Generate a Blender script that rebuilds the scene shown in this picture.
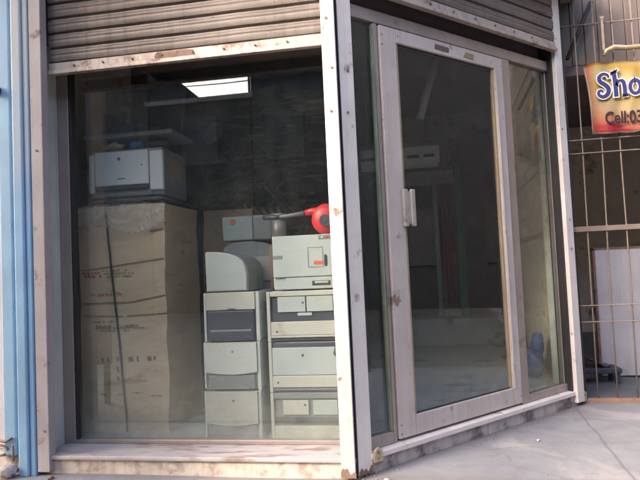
import bpy, bmesh, math, random
from mathutils import Vector, Matrix, noise
rnd = random.Random(7)
sc = bpy.context.scene
for o in list(bpy.data.objects):
    bpy.data.objects.remove(o, do_unlink=True)
COL = sc.collection
R = math.radians
# ---------------------------------------------------------------- camera
cam = bpy.data.cameras.new('camera'); cam.sensor_width = 36
cam.lens = 530.0 / 640 * 36; cam.clip_end = 500; cam.clip_start = .02
co = bpy.data.objects.new('camera', cam); COL.objects.link(co)
roll, pitch, yaw = -.0457, .045, -.1519
F = Vector((math.sin(yaw)*math.cos(pitch), math.cos(yaw)*math.cos(pitch), math.sin(pitch)))
Rt = Vector((math.cos(yaw), -math.sin(yaw), 0)); Up = Rt.cross(F)
c_, s_ = math.cos(roll), math.sin(roll)
R2 = c_*Rt + s_*Up; U2 = -s_*Rt + c_*Up
m = Matrix((R2, U2, -F)).transposed().to_4x4(); m.translation = (.2965, -2.873, 1.15)
co.matrix_world = m
sc.camera = co
# ---------------------------------------------------------------- sky, sun, exposure
SUN_AZ, SUN_EL = 51.0, 27.0            # degrees left of the shop-window normal (towards -x,-y), elevation
w = bpy.data.worlds.new('World'); sc.world = w; w.use_nodes = True
nt = w.node_tree; bg = nt.nodes['Background']
sky = nt.nodes.new('ShaderNodeTexSky'); sky.sky_type = 'NISHITA'; sky.sun_disc = False
sd = Vector((-math.sin(R(SUN_AZ))*math.cos(R(SUN_EL)), -math.cos(R(SUN_AZ))*math.cos(R(SUN_EL)), math.sin(R(SUN_EL))))
sky.sun_elevation = R(SUN_EL); sky.sun_rotation = math.atan2(sd.x, sd.y)
sky.air_density = 1.0; sky.dust_density = 6.0; sky.ozone_density = 1.0
nt.links.new(sky.outputs[0], bg.inputs[0]); bg.inputs[1].default_value = .15
sl = bpy.data.lights.new('sun', 'SUN'); sl.energy = .5; sl.angle = R(10.0); sl.color = (1, .95, .90)
so = bpy.data.objects.new('sun', sl); COL.objects.link(so); so.location = (-6, -6, 8)
so.rotation_euler = sd.to_track_quat('Z', 'Y').to_euler()
vs = sc.view_settings; vs.view_transform = 'Standard'; vs.look = 'None'; vs.gamma = 1; vs.exposure = 2.5
vs.use_curve_mapping = False
sc.cycles.transparent_max_bounces = 24; sc.cycles.max_bounces = 8; sc.cycles.caustics_reflective = False

# ---------------------------------------------------------------- materials
MATS = {}
def mat(name, col, rough=.6, var=.15, scale=6, metal=0, stain=None, stain_amt=.35, stain_scale=5, stretch=(1,1,1), bump=.15, bscale=40, spec=.5, streak=None):
    """base colour with broad tone variation, patches of a second colour, optional drip streaks, fine bump"""
    if name in MATS: return MATS[name]
    mt = bpy.data.materials.new(name); mt.use_nodes = True; MATS[name] = mt
    n = mt.node_tree.nodes; l = mt.node_tree.links; p = n['Principled BSDF']
    p.inputs['Roughness'].default_value = rough; p.inputs['Metallic'].default_value = metal
    p.inputs['Specular IOR Level'].default_value = spec
    tc = n.new('ShaderNodeTexCoord'); mp = n.new('ShaderNodeMapping'); mp.inputs['Scale'].default_value = stretch
    geo = n.new('ShaderNodeNewGeometry')
    l.new(geo.outputs['Position'], mp.inputs[0])
    a = n.new('ShaderNodeTexNoise'); a.inputs['Scale'].default_value = scale; a.inputs['Detail'].default_value = 6; a.inputs['Roughness'].default_value = .6
    l.new(mp.outputs[0], a.inputs[0])
    mr = n.new('ShaderNodeMapRange'); mr.inputs[1].default_value = .3; mr.inputs[2].default_value = .7
    mr.inputs[3].default_value = 1-var; mr.inputs[4].default_value = 1+var
    l.new(a.outputs[0], mr.inputs[0])
    mul = n.new('ShaderNodeVectorMath'); mul.operation = 'SCALE'; mul.inputs[0].default_value = col
    l.new(mr.outputs[0], mul.inputs['Scale']); out = mul.outputs[0]
    def over(out, colr, mask):
        mx = n.new('ShaderNodeMix'); mx.data_type = 'RGBA'; mx.inputs[7].default_value = (*colr, 1)
        l.new(mask, mx.inputs[0]); l.new(out, mx.inputs[6]); return mx.outputs[2]
    def mask(src_scale, lo, hi, amt, mapping, det=8):
        b = n.new('ShaderNodeTexNoise'); b.inputs['Scale'].default_value = src_scale; b.inputs['Detail'].default_value = det; b.inputs['Roughness'].default_value = .65
        l.new(mapping.outputs[0], b.inputs[0])
        r = n.new('ShaderNodeMapRange'); r.inputs[1].default_value = lo; r.inputs[2].default_value = hi; r.inputs[3].default_value = 0; r.inputs[4].default_value = amt
        l.new(b.outputs[0], r.inputs[0]); return r.outputs[0]
    if stain: out = over(out, stain, mask(stain_scale, .68-.28*stain_amt, .74-.2*stain_amt, .85, mp))
    if streak:
        m2 = n.new('ShaderNodeMapping'); m2.inputs['Scale'].default_value = (26, 26, 1.3); l.new(geo.outputs['Position'], m2.inputs[0])
        out = over(out, streak, mask(1, .5, .75, .6, m2, 4))
    l.new(out, p.inputs['Base Color'])
    if bump:
        c = n.new('ShaderNodeTexNoise'); c.inputs['Scale'].default_value = bscale; c.inputs['Detail'].default_value = 5
        l.new(mp.outputs[0], c.inputs[0]); bm = n.new('ShaderNodeBump'); bm.inputs['Strength'].default_value = bump; bm.inputs['Distance'].default_value = .01
        l.new(c.outputs[0], bm.inputs['Height']); l.new(bm.outputs[0], p.inputs['Normal'])
    rr = n.new('ShaderNodeMapRange'); rr.inputs[3].default_value = max(.03, rough-.12); rr.inputs[4].default_value = min(1, rough+.15)
    l.new(a.outputs[0], rr.inputs[0]); l.new(rr.outputs[0], p.inputs['Roughness'])
    return mt

def glass(name, tint=(.94,.955,.95), dust=.05, dcol=(.55,.55,.5), low=.5, smear=.1, refl=.045):
    mt = bpy.data.materials.new(name); mt.use_nodes = True; MATS[name] = mt
    n = mt.node_tree.nodes; l = mt.node_tree.links; n.clear()
    out = n.new('ShaderNodeOutputMaterial'); tr = n.new('ShaderNodeBsdfTransparent'); tr.inputs[0].default_value = (*tint, 1)
    gl = n.new('ShaderNodeBsdfGlossy'); gl.inputs['Roughness'].default_value = .012; gl.inputs[0].default_value = (.95,.97,1,1)
    fr = n.new('ShaderNodeFresnel'); fr.inputs[0].default_value = 1.5
    # the fresnel node turns total-internal on back faces of a transparent shell: use |cos| through layer weight-free schlick
    geo = n.new('ShaderNodeNewGeometry')
    dt = n.new('ShaderNodeVectorMath'); dt.operation = 'DOT_PRODUCT'; l.new(geo.outputs['Normal'], dt.inputs[0]); l.new(geo.outputs['Incoming'], dt.inputs[1])
    ab = n.new('ShaderNodeMath'); ab.operation = 'ABSOLUTE'; l.new(dt.outputs['Value'], ab.inputs[0])
    om = n.new('ShaderNodeMath'); om.operation = 'SUBTRACT'; om.inputs[0].default_value = 1; l.new(ab.outputs[0], om.inputs[1])
    pw = n.new('ShaderNodeMath'); pw.operation = 'POWER'; pw.inputs[1].default_value = 5; l.new(om.outputs[0], pw.inputs[0])
    ml = n.new('ShaderNodeMath'); ml.operation = 'MULTIPLY_ADD'; ml.inputs[1].default_value = .95; ml.inputs[2].default_value = refl; l.new(pw.outputs[0], ml.inputs[0])
    n.remove(fr)
    mx = n.new('ShaderNodeMixShader'); l.new(ml.outputs[0], mx.inputs[0]); l.new(tr.outputs[0], mx.inputs[1]); l.new(gl.outputs[0], mx.inputs[2])
    df = n.new('ShaderNodeBsdfDiffuse'); df.inputs[0].default_value = (*dcol, 1)
    tl = n.new('ShaderNodeBsdfTranslucent'); tl.inputs[0].default_value = (*dcol, 1)
    m1 = n.new('ShaderNodeMixShader'); m1.inputs[0].default_value = .35; l.new(df.outputs[0], m1.inputs[1]); l.new(tl.outputs[0], m1.inputs[2])
    # dust amount: even veil + wiped swirls + grime towards the bottom edge
    sp = n.new('ShaderNodeSeparateXYZ'); l.new(geo.outputs['Position'], sp.inputs[0])
    lw = n.new('ShaderNodeMapRange'); lw.inputs[1].default_value = .62; lw.inputs[2].default_value = .12; lw.inputs[3].default_value = 0; lw.inputs[4].default_value = 1
    l.new(sp.outputs[2], lw.inputs[0])
    lp = n.new('ShaderNodeMath'); lp.operation = 'POWER'; lp.inputs[1].default_value = 2.2; l.new(lw.outputs[0], lp.inputs[0])
    def nz(scale, stretch, det=6, dist=0, lo=.4, hi=.75):
        mp = n.new('ShaderNodeMapping'); mp.inputs['Scale'].default_value = stretch; mp.inputs['Rotation'].default_value = (0, R(28), 0); l.new(geo.outputs['Position'], mp.inputs[0])
        a = n.new('ShaderNodeTexNoise'); a.inputs['Scale'].default_value = scale; a.inputs['Detail'].default_value = det; a.inputs['Distortion'].default_value = dist
        l.new(mp.outputs[0], a.inputs[0]); r = n.new('ShaderNodeMapRange'); r.inputs[1].default_value = lo; r.inputs[2].default_value = hi
        l.new(a.outputs[0], r.inputs[0]); return r.outputs[0]
    A = nz(2.2, (1,1,1), 8, 1.5); B = nz(6, (1,1,7), 5, 2.0, .55, .8); C = nz(9, (1,1,1), 8, 0, .3, .7)
    def mad(x, k, y):
        q = n.new('ShaderNodeMath'); q.operation = 'MULTIPLY_ADD'; l.new(x, q.inputs[0])
        if isinstance(k, float): q.inputs[1].default_value = k
        else: l.new(k, q.inputs[1])
        if isinstance(y, float): q.inputs[2].default_value = y
        else: l.new(y, q.inputs[2])
        return q.outputs[0]
    d = mad(A, float(dust), float(dust*.6)); d = mad(B, float(smear), d)
    lowc = mad(C, .7, .3); lowp = mad(lp.outputs[0], lowc, 0.0); d = mad(lowp, float(low), d)
    m2 = n.new('ShaderNodeMixShader'); l.new(d, m2.inputs[0]); l.new(mx.outputs[0], m2.inputs[1]); l.new(m1.outputs[0], m2.inputs[2])
    l.new(m2.outputs[0], out.inputs[0]); return mt

WHITE = mat('white_frame_paint', (.57,.495,.47), .5, .12, 4, stain=(.20,.11,.07), stain_amt=.22, stain_scale=7, streak=(.42,.35,.33))
LILAC = mat('lilac_white_paint', (.82,.75,.72), .5, .1, 4, stain=(.22,.13,.09), stain_amt=.22, stain_scale=9, streak=(.62,.56,.56))
POSTW = mat('white_post_paint', (.53,.505,.49), .45, .08, 5, stain=(.20,.11,.07), stain_amt=.26, stain_scale=11, streak=(.42,.38,.35))
PINKW = mat('pinkish_white_paint', (.47,.42,.43), .55, .12, 5, stain=(.18,.10,.07), stain_amt=.3, stain_scale=9, streak=(.4,.3,.26))
ALU = mat('dull_aluminium', (.38,.32,.295), .38, .12, 5, metal=.35, stain=(.20,.16,.14), stain_amt=.22, stain_scale=7, streak=(.30,.26,.26))
ALUD = mat('dirty_aluminium', (.33,.34,.34), .45, .15, 6, metal=.3, streak=(.2,.17,.15))
SHUT = mat('shutter_steel', (.42,.36,.33), .5, .16, 3, metal=.25, stain=(.20,.14,.11), stain_amt=.3, stain_scale=4, stretch=(1,1,6), streak=(.24,.19,.16))
SHUTB = mat('shutter_bottom_steel', (.46,.39,.35), .5, .16, 5, metal=.2, stain=(.16,.10,.07), stain_amt=.5, stain_scale=7, streak=(.22,.16,.12))
DARK = mat('dark_rubber', (.03,.028,.03), .6, .2)
BLUE = mat('sky_blue_paint', (.27,.46,.66), .5, .12, 4, stain=(.50,.50,.50), stain_amt=.32, stain_scale=3, streak=(.34,.47,.60))
BLUED = mat('deeper_blue_paint', (.17,.33,.56), .5, .12, 4, stain=(.42,.46,.50), stain_amt=.3, stain_scale=3, streak=(.24,.36,.52))
FADE = mat('faded_blue_grey_paint', (.47,.52,.56), .55, .12, 4, stain=(.30,.42,.55), stain_amt=.3, stain_scale=3)
PLINTH = mat('grimy_stone', (.60,.53,.51), .8, .2, 7, stain=(.13,.105,.11), stain_amt=.7, stain_scale=5, bump=.5, bscale=25, streak=(.24,.20,.19))
PLAST = mat('peeling_cream_plaster', (.62,.54,.47), .85, .18, 7, stain=(.36,.29,.26), stain_amt=.6, stain_scale=9, bump=.6, bscale=22, streak=(.40,.30,.24))
SILLB = mat('pale_chipped_ledge', (.80,.72,.69), .6, .1, 6, stain=(.32,.25,.23), stain_amt=.35, stain_scale=8, bump=.4)
SILL = mat('dusty_marble_sill', (.46,.41,.41), .5, .14, 6, stain=(.24,.17,.15), stain_amt=.6, stain_scale=4, stretch=(1,5,1))
PGREY2 = mat('pale_grey_plastic', (.66,.71,.74), .45, .06, 4, bump=.05)
GREENW = mat('pale_green_wall', (.40,.46,.38), .8, .14, 3, stain=(.30,.26,.19), stain_amt=.55, stain_scale=3, bump=.3, streak=(.34,.33,.25))
KHAKI = mat('khaki_wall', (.60,.54,.43), .85, .14, 3, stain=(.24,.19,.13), stain_amt=.4, stain_scale=3, bump=.3)
PALEG = mat('pale_mint_paint', (.84,.92,.82), .7, .1, 5, stain=(.34,.36,.28), stain_amt=.28, stain_scale=9)
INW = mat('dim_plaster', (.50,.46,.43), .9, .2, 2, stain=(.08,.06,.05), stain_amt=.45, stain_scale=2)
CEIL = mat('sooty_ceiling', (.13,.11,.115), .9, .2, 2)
FASC = mat('cement_render', (.30,.27,.25), .9, .15, 2, stain=(.17,.14,.12), stain_amt=.4, stain_scale=2, bump=.4)
PGREY = mat('light_grey_plastic', (.44,.49,.50), .45, .08, 4, bump=.05, stain=(.44,.43,.38), stain_amt=.4, stain_scale=4)
PWHITE = mat('white_plastic', (.55,.58,.57), .42, .08, 4, bump=.05, stain=(.50,.47,.40), stain_amt=.4, stain_scale=4)
PCREAM = mat('yellowed_plastic', (.50,.50,.465), .45, .07, 4, bump=.05, stain=(.42,.37,.28), stain_amt=.25, stain_scale=5)
PDARK = mat('charcoal_plastic', (.055,.06,.08), .45, .15, 5, bump=.05)
PMID = mat('mid_grey_plastic', (.21,.23,.25), .45, .1, 5, bump=.05, stain=(.3,.29,.27), stain_amt=.2)
PLINE = mat('seam_grey', (.22,.23,.24), .6, .1)
LOGO = mat('logo_blue_grey', (.10,.13,.22), .5, .05, bump=0)
RED = mat('red_plastic', (.62,.03,.035), .4, .1, 6, bump=.05)
ORANGE = mat('orange_red_label', (.75,.13,.06), .6, .1, bump=0)
CARD = mat('brown_cardboard', (.62,.485,.33), .85, .1, 4, stain=(.33,.24,.15), stain_amt=.3, stain_scale=3, stretch=(1,1,3), bump=.2, bscale=30)
CARDD = mat('dark_cardboard', (.36,.26,.18), .85, .15, 4, stain=(.15,.10,.07), stain_amt=.4, stain_scale=3, bump=.2)
INKR = mat('faded_red_ink', (.42,.12,.08), .8, .2, 30, bump=0)
INKB = mat('faded_black_ink', (.19,.15,.12), .8, .2, 30, bump=0)
TAPE = mat('packing_tape', (.36,.27,.17), .3, .1, 10, bump=.05)
WOOD = mat('raw_wood', (.45,.33,.20), .7, .15, 4, stretch=(8,8,.8), bump=.2)
RUST = mat('rusty_iron', (.24,.15,.11), .7, .2, 12, stain=(.10,.05,.03), stain_amt=.5, stain_scale=14, bump=.3)
GRILLE = mat('brown_grey_iron', (.21,.16,.135), .55, .15, 10, stain=(.20,.12,.08), stain_amt=.4, stain_scale=14, bump=.2)
CHROME = mat('worn_steel', (.62,.60,.58), .3, .1, 8, metal=.6, stain=(.3,.26,.23), stain_amt=.25)

def plastic_wrap():
    mt = bpy.data.materials.new('clear_film'); mt.use_nodes = True; n = mt.node_tree.nodes; l = mt.node_tree.links
    p = n['Principled BSDF']; p.inputs['Base Color'].default_value = (.75,.77,.8,1); p.inputs['Roughness'].default_value = .18
    a = n.new('ShaderNodeTexNoise'); a.inputs['Scale'].default_value = 9; a.inputs['Detail'].default_value = 6; a.inputs['Distortion'].default_value = 2
    geo = n.new('ShaderNodeNewGeometry'); l.new(geo.outputs['Position'], a.inputs[0])
    r = n.new('ShaderNodeMapRange'); r.inputs[1].default_value = .35; r.inputs[2].default_value = .75; r.inputs[3].default_value = .08; r.inputs[4].default_value = .6
    l.new(a.outputs[0], r.inputs[0]); l.new(r.outputs[0], p.inputs['Alpha'])
    b = n.new('ShaderNodeBump'); b.inputs['Distance'].default_value = .04; b.inputs['Strength'].default_value = .8; l.new(a.outputs[0], b.inputs['Height']); l.new(b.outputs[0], p.inputs['Normal'])
    return mt
FILM = plastic_wrap()

def ground_mat():
    mt = bpy.data.materials.new('worn_concrete'); mt.use_nodes = True; n = mt.node_tree.nodes; l = mt.node_tree.links; p = n['Principled BSDF']
    geo = n.new('ShaderNodeNewGeometry'); 
    def nz(s, d=8, dist=0, stretch=(1,1,1), rot=0):
        mp = n.new('ShaderNodeMapping'); mp.inputs['Scale'].default_value = stretch; mp.inputs['Rotation'].default_value = (0,0,rot); l.new(geo.outputs['Position'], mp.inputs[0])
        a = n.new('ShaderNodeTexNoise'); a.inputs['Scale'].default_value = s; a.inputs['Detail'].default_value = d; a.inputs['Roughness'].default_value = .62; a.inputs['Distortion'].default_value = dist
        l.new(mp.outputs[0], a.inputs[0]); return a.outputs[0]
    def mixc(fac, a, b):
        x = n.new('ShaderNodeMix'); x.data_type = 'RGBA'; l.new(fac, x.inputs[0])
        if isinstance(a, tuple): x.inputs[6].default_value = (*a,1)
        else: l.new(a, x.inputs[6])
        if isinstance(b, tuple): x.inputs[7].default_value = (*b,1)
        else: l.new(b, x.inputs[7])
        return x.outputs[2]
    def rng(v, lo, hi, amt=1.):
        r = n.new('ShaderNodeMapRange'); r.inputs[1].default_value = lo; r.inputs[2].default_value = hi; r.inputs[4].default_value = amt; l.new(v, r.inputs[0]); return r.outputs[0]
    c = mixc(rng(nz(2.2,8,.6,(1,1.6,1),.7), .35, .65), (.20,.198,.222), (.275,.27,.292))
    c = mixc(rng(nz(1.3,6,.6), .52, .60, .85), c, (.35,.32,.325))
    c = mixc(rng(nz(7,8,1), .58, .70, .6), c, (.24,.23,.25))
    c = mixc(rng(nz(60,3), .62, .75, .6), c, (.20,.19,.19))
    v = n.new('ShaderNodeTexVoronoi'); v.feature = 'DISTANCE_TO_EDGE'; v.inputs['Scale'].default_value = .9
    ad = n.new('ShaderNodeVectorMath'); ad.operation = 'MULTIPLY_ADD'; ad.inputs[1].default_value = (.3,.3,0)
    tn = n.new('ShaderNodeTexNoise'); tn.inputs['Scale'].default_value = 3; tn.inputs['Detail'].default_value = 6; l.new(geo.outputs['Position'], tn.inputs[0]); l.new(tn.outputs['Color'], ad.inputs[0]); l.new(geo.outputs['Position'], ad.inputs[2])
    l.new(ad.outputs[0], v.inputs[0])
    ck = n.new('ShaderNodeMapRange'); ck.inputs[1].default_value = .0; ck.inputs[2].default_value = .012; ck.inputs[3].default_value = .3; ck.inputs[4].default_value = 0; l.new(v.outputs[0], ck.inputs[0])
    c = mixc(ck.outputs[0], c, (.16,.15,.15))
    def line(nx_, ny_, cc, wob, lo, hi, amt, col, c):
        d = n.new('ShaderNodeVectorMath'); d.operation = 'DOT_PRODUCT'; l.new(geo.outputs['Position'], d.inputs[0]); d.inputs[1].default_value = (nx_, ny_, 0)
        q = n.new('ShaderNodeMath'); q.operation = 'MULTIPLY_ADD'; q.inputs[1].default_value = wob; l.new(tn.outputs[0], q.inputs[0]); l.new(d.outputs['Value'], q.inputs[2])
        e_ = n.new('ShaderNodeMath'); e_.operation = 'SUBTRACT'; e_.inputs[1].default_value = cc + wob*.5; l.new(q.outputs[0], e_.inputs[0])
        a_ = n.new('ShaderNodeMath'); a_.operation = 'ABSOLUTE'; l.new(e_.outputs[0], a_.inputs[0])
        m_ = n.new('ShaderNodeMapRange'); m_.inputs[1].default_value = lo; m_.inputs[2].default_value = hi; m_.inputs[3].default_value = amt; m_.inputs[4].default_value = 0; l.new(a_.outputs[0], m_.inputs[0])
        return mixc(m_.outputs[0], c, col)
    c = line(.996, -.09, 1.388, .05, .003, .012, .6, (.13,.12,.13), c)      # slab joint
    c = line(-.18, .98, .33, .10, .001, .006, .45, (.13,.12,.13), c)        # hairline crack
    c = line(.679, -.734, 0, .06, .02, .085, .7, (.17,.15,.15), c)          # dirt packed along the door plinth
    c = line(0, 1, 0, .05, .02, .07, .6, (.19,.17,.16), c)                  # dirt packed along the window plinth
    l.new(c, p.inputs['Base Color']); p.inputs['Roughness'].default_value = .8
    b = n.new('ShaderNodeBump'); b.inputs['Distance'].default_value = .005; b.inputs['Strength'].default_value = .6
    s = n.new('ShaderNodeMath'); s.operation = 'MULTIPLY_ADD'; s.inputs[1].default_value = .4; l.new(nz(45,4), s.inputs[0]); l.new(nz(5,8,1), s.inputs[2]); l.new(s.outputs[0], b.inputs['Height'])
    l.new(b.outputs[0], p.inputs['Normal']); return mt
GROUND = ground_mat()
GA = glass('window_glass', dust=.014, dcol=(.50,.54,.48), low=.38, smear=.022, refl=.08)
GB = glass('door_glass', (.93,.95,.945), dust=.009, dcol=(.43,.47,.44), low=.3, smear=.03)
GL = glass('milky_side_glass', (.93,.95,.945), dust=.05, dcol=(.40,.44,.42), low=.2, smear=.05)
GC = glass('grimy_glass', (.92,.93,.90), dust=.13, dcol=(.43,.43,.36), low=.2, smear=.05)

# ---------------------------------------------------------------- mesh helpers
class MB:
    def __init__(s): s.bm = bmesh.new(); s.mats = []; s.cur = 0
    def use(s, m):
        if m not in s.mats: s.mats.append(m)
        s.cur = s.mats.index(m); return s
    def _fin(s, verts, mx, faces):
        if mx is not None: bmesh.ops.transform(s.bm, matrix=mx, verts=verts)
        for f in faces: f.material_index = s.cur
    def box(s, lo, hi, bev=.0, mx=None, seg=1):
        n0 = set(s.bm.verts); f0 = set(s.bm.faces)
        r = bmesh.ops.create_cube(s.bm, size=1)['verts']
        for v in r:
            v.co = Vector([lo[i] + (hi[i]-lo[i])*(v.co[i]+.5) for i in range(3)])
        if bev > 0:
            es = list({e for v in r for e in v.link_edges})
            b = min(bev, .45*min(abs(hi[i]-lo[i]) for i in range(3)))
            bmesh.ops.bevel(s.bm, geom=es, offset=b, segments=seg, profile=.5, affect='EDGES')
        vs_ = [v for v in s.bm.verts if v not in n0]
        s._fin(vs_, mx, [f for f in s.bm.faces if f not in f0]); return s
    def tube(s, pts, r, n=8, mx=None, cap=True):
        pts = [Vector(p) for p in pts]; rings = []; f0 = set(s.bm.faces); vv = []
        rs = r if isinstance(r, (list, tuple)) else [r]*len(pts)
        prev = None
        for i, p in enumerate(pts):
            d = (pts[min(i+1, len(pts)-1)] - pts[max(i-1, 0)]).normalized()
            if prev is None:
                a = d.orthogonal().normalized()
            else:
                a = (prev - d*prev.dot(d)).normalized()
            prev = a; b = d.cross(a)
            ring = [s.bm.verts.new(p + rs[i]*(math.cos(2*math.pi*k/n)*a + math.sin(2*math.pi*k/n)*b)) for k in range(n)]
            rings.append(ring); vv += ring
        for A, B in zip(rings, rings[1:]):
            for k in range(n): s.bm.faces.new((A[k], A[(k+1)%n], B[(k+1)%n], B[k])).smooth = True
        if cap: s.bm.faces.new(rings[0][::-1]); s.bm.faces.new(rings[-1])
        s._fin(vv, mx, [f for f in s.bm.faces if f not in f0]); return s
    def prism(s, poly, axis, a, b, mx=None, smooth=False):
        """extrude a 2-D outline; axis = extrusion axis; poly in the remaining two axes in order"""
        f0 = set(s.bm.faces); ax = 'xyz'.index(axis); o = [i for i in range(3) if i != ax]
        def P(p, t):
            v = [0,0,0]; v[o[0]] = p[0]; v[o[1]] = p[1]; v[ax] = t; return v
        A = [s.bm.verts.new(P(p, a)) for p in poly]; B = [s.bm.verts.new(P(p, b)) for p in poly]
        k = len(poly)
        s.bm.faces.new(A[::-1]); s.bm.faces.new(B)
        for i in range(k): s.bm.faces.new((A[i], A[(i+1)%k], B[(i+1)%k], B[i])).smooth = smooth
        fs = [f for f in s.bm.faces if f not in f0]; bmesh.ops.recalc_face_normals(s.bm, faces=fs)
        s._fin(A+B, mx, fs); return s
    def grid(s, fn, nu, nv, thick=0, mx=None):
        f0 = set(s.bm.faces)
        V = [[s.bm.verts.new(fn(i/nu, j/nv)) for j in range(nv+1)] for i in range(nu+1)]
        for i in range(nu):
            for j in range(nv): s.bm.faces.new((V[i][j], V[i+1][j], V[i+1][j+1], V[i][j+1])).smooth = True
        fs = [f for f in s.bm.faces if f not in f0]; vv = [v for r in V for v in r]
        if thick:
            g = bmesh.ops.solidify(s.bm, geom=fs, thickness=thick)
            fs = [f for f in s.bm.faces if f not in f0]; vv = list({v for f in fs for v in f.verts})
        s._fin(vv, mx, fs); return s
    def blob(s, c, r, amp=.2, sub=3, freq=3, mx=None, seed=0):
        n0 = set(s.bm.verts); f0 = set(s.bm.faces)
        q = bmesh.ops.create_icosphere(s.bm, subdivisions=sub, radius=1)['verts']
        for v in q:
            k = 1 + amp*noise.noise(v.co*freq + Vector((seed, seed*.7, 0)))+ amp*.5*noise.noise(v.co*freq*2.3 + Vector((0, seed, 3)))
            v.co = Vector((v.co.x*r[0]*k + c[0], v.co.y*r[1]*k + c[1], v.co.z*r[2]*k + c[2]))
        fs = [f for f in s.bm.faces if f not in f0]
        for f in fs: f.smooth = True
        s._fin(q, mx, fs); return s

INV = {}
def thing(name, label, cat, loc=(0,0,0), group=None, rotz=0):
    o = bpy.data.objects.new(name, None); o.empty_display_size = .1; COL.objects.link(o)
    o.location = loc; o.rotation_euler = (0,0,rotz); o['label'] = label; o['category'] = cat
    if group: o['group'] = group
    INV[o.name] = (Matrix.Translation(loc) @ Matrix.Rotation(rotz, 4, 'Z')).inverted()
    return o
def root_of(o):
    while o.parent: o = o.parent
    return o
def part(name, mb, mats, parent=None, label=None, local=False):
    """link a builder as ONE mesh object. Coordinates are world unless local=True"""
    me = bpy.data.meshes.new(name)
    if parent is not None and not local:
        bmesh.ops.transform(mb.bm, matrix=INV.get(root_of(parent).name, Matrix()), verts=mb.bm.verts)
    mb.bm.to_mesh(me); mb.bm.free()
    ml = mb.mats if mb.mats else (mats if isinstance(mats, (list, tuple)) else [mats])
    for x in ml: me.materials.append(x)
    o = bpy.data.objects.new(name, me); COL.objects.link(o)
    if parent is not None: o.parent = parent
    if label: o['label'] = label
    return o
def solo(name, mb, mats, label, cat, group=None):
    o = part(name, mb, mats); o['label'] = label; o['category'] = cat
    if group: o['group'] = group
    return o
def struct(name, mb, mats):
    o = part(name, mb, mats); o['kind'] = 'structure'; return o
def text(name, s, size, mats, mx, parent, extrude=.001, offset=0, shear=0, scale=(1,1,1)):
    cu = bpy.data.curves.new('tmp', 'FONT'); cu.body = s; cu.size = size; cu.extrude = extrude; cu.offset = offset; cu.shear = shear
    ob = bpy.data.objects.new('tmp', cu); COL.objects.link(ob)
    me = bpy.data.meshes.new_from_object(ob.evaluated_get(bpy.context.evaluated_depsgraph_get())); bpy.data.objects.remove(ob)
    me.transform(mx @ Matrix.Diagonal((*scale, 1)))
    if parent is not None: me.transform(INV.get(root_of(parent).name, Matrix()))
    me.materials.clear(); me.materials.append(mats)
    o = bpy.data.objects.new(name, me); COL.objects.link(o); o.parent = parent; return o

ANG = .7463
FB = Matrix(((math.cos(ANG), -math.sin(ANG), 0, 0), (math.sin(ANG), math.cos(ANG), 0, 0), (0,0,1,0), (0,0,0,1)))   # chamfer frame: s along, +y inward

# ================================================================ SETTING
g = MB()
def gfn(u, v):
    x = -60 + 120*u; y = -60 + 120*v
    return (x, y, 0)
V = [-60,-20,-8] + [-4+.1*i for i in range(91)] + [8,20,60]
Wd = [-60,-20,-12] + [-4+.1*i for i in range(56)] + [4,20,60]
vs2 = []
for x in V:
    row = []
    for y in Wd:
        z = .010*noise.noise(Vector((x*1.0, y*1.0, 0))) + .0015*noise.noise(Vector((x*5, y*5, 2))) if abs(x) < 5 and -4 < y < 1.5 else 0
        row.append(g.bm.verts.new((x, y, z - .006)))
    vs2.append(row)
for i in range(len(V)-1):
    for j in range(len(Wd)-1): g.bm.faces.new((vs2[i][j], vs2[i+1][j], vs2[i+1][j+1], vs2[i][j+1])).smooth = True
struct('pavement', g, GROUND)
road = MB(); road.box((-60,-10.0,-.02), (9.5,-.55,.006)); ROAD = mat('dusty_asphalt', (.12,.116,.11), .9, .2, 3, stain=(.09,.08,.07), stain_amt=.4, stain_scale=2)
struct('road', road, ROAD)
road = MB(); road.box((2.9,-.546,-.02), (9.5,1.47,.006)); struct('side_road', road, ROAD)

# ================================================================ THE SHOP
shop = thing('shop_building', 'corner shop with shuttered front window and angled glass door full of old printers', 'shop', (0,0,0))
E = Vector((1.58, 1.46))
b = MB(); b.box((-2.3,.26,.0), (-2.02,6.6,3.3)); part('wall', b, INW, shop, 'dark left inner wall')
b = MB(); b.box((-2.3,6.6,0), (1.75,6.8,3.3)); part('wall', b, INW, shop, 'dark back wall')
b = MB(); b.box((1.52,1.50,0), (1.60,6.6,3.3)); part('wall', b, KHAKI, shop, 'khaki side wall seen through the narrow right pane')
b = MB(); b.box((1.462,1.462,.1), (1.518,1.74,3.0), .004); part('pilaster', b, PALEG, shop, 'pale mint painted pilaster lit at its foot')
b = MB(); b.prism([(-2.02,.24),(.02,.24),(1.50,1.62),(1.50,6.6),(-2.02,6.6)], 'z', .02, .1)
FLOOR = mat('dusty_floor_tile', (.45,.47,.48), .35, .12, 3, stain=(.17,.17,.17), stain_amt=.4, stain_scale=2, bump=.05)
part('floor', b, FLOOR, shop)
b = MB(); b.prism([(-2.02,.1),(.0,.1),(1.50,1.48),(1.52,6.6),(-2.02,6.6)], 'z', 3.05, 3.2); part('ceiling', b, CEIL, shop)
b = MB(); b.prism([(-2.5,.0),(.0,.0),(1.60,1.48),(1.70,6.8),(-2.5,6.8)], 'z', 3.32, 4.6); part('upper_storey', b, FASC, shop)
b = MB(); b.prism([(-2.6,-.25),(.1,-.25),(1.80,1.33),(1.9,6.9),(-2.6,6.9)], 'z', 3.22, 3.318); part('canopy_slab', b, FASC, shop)
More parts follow.
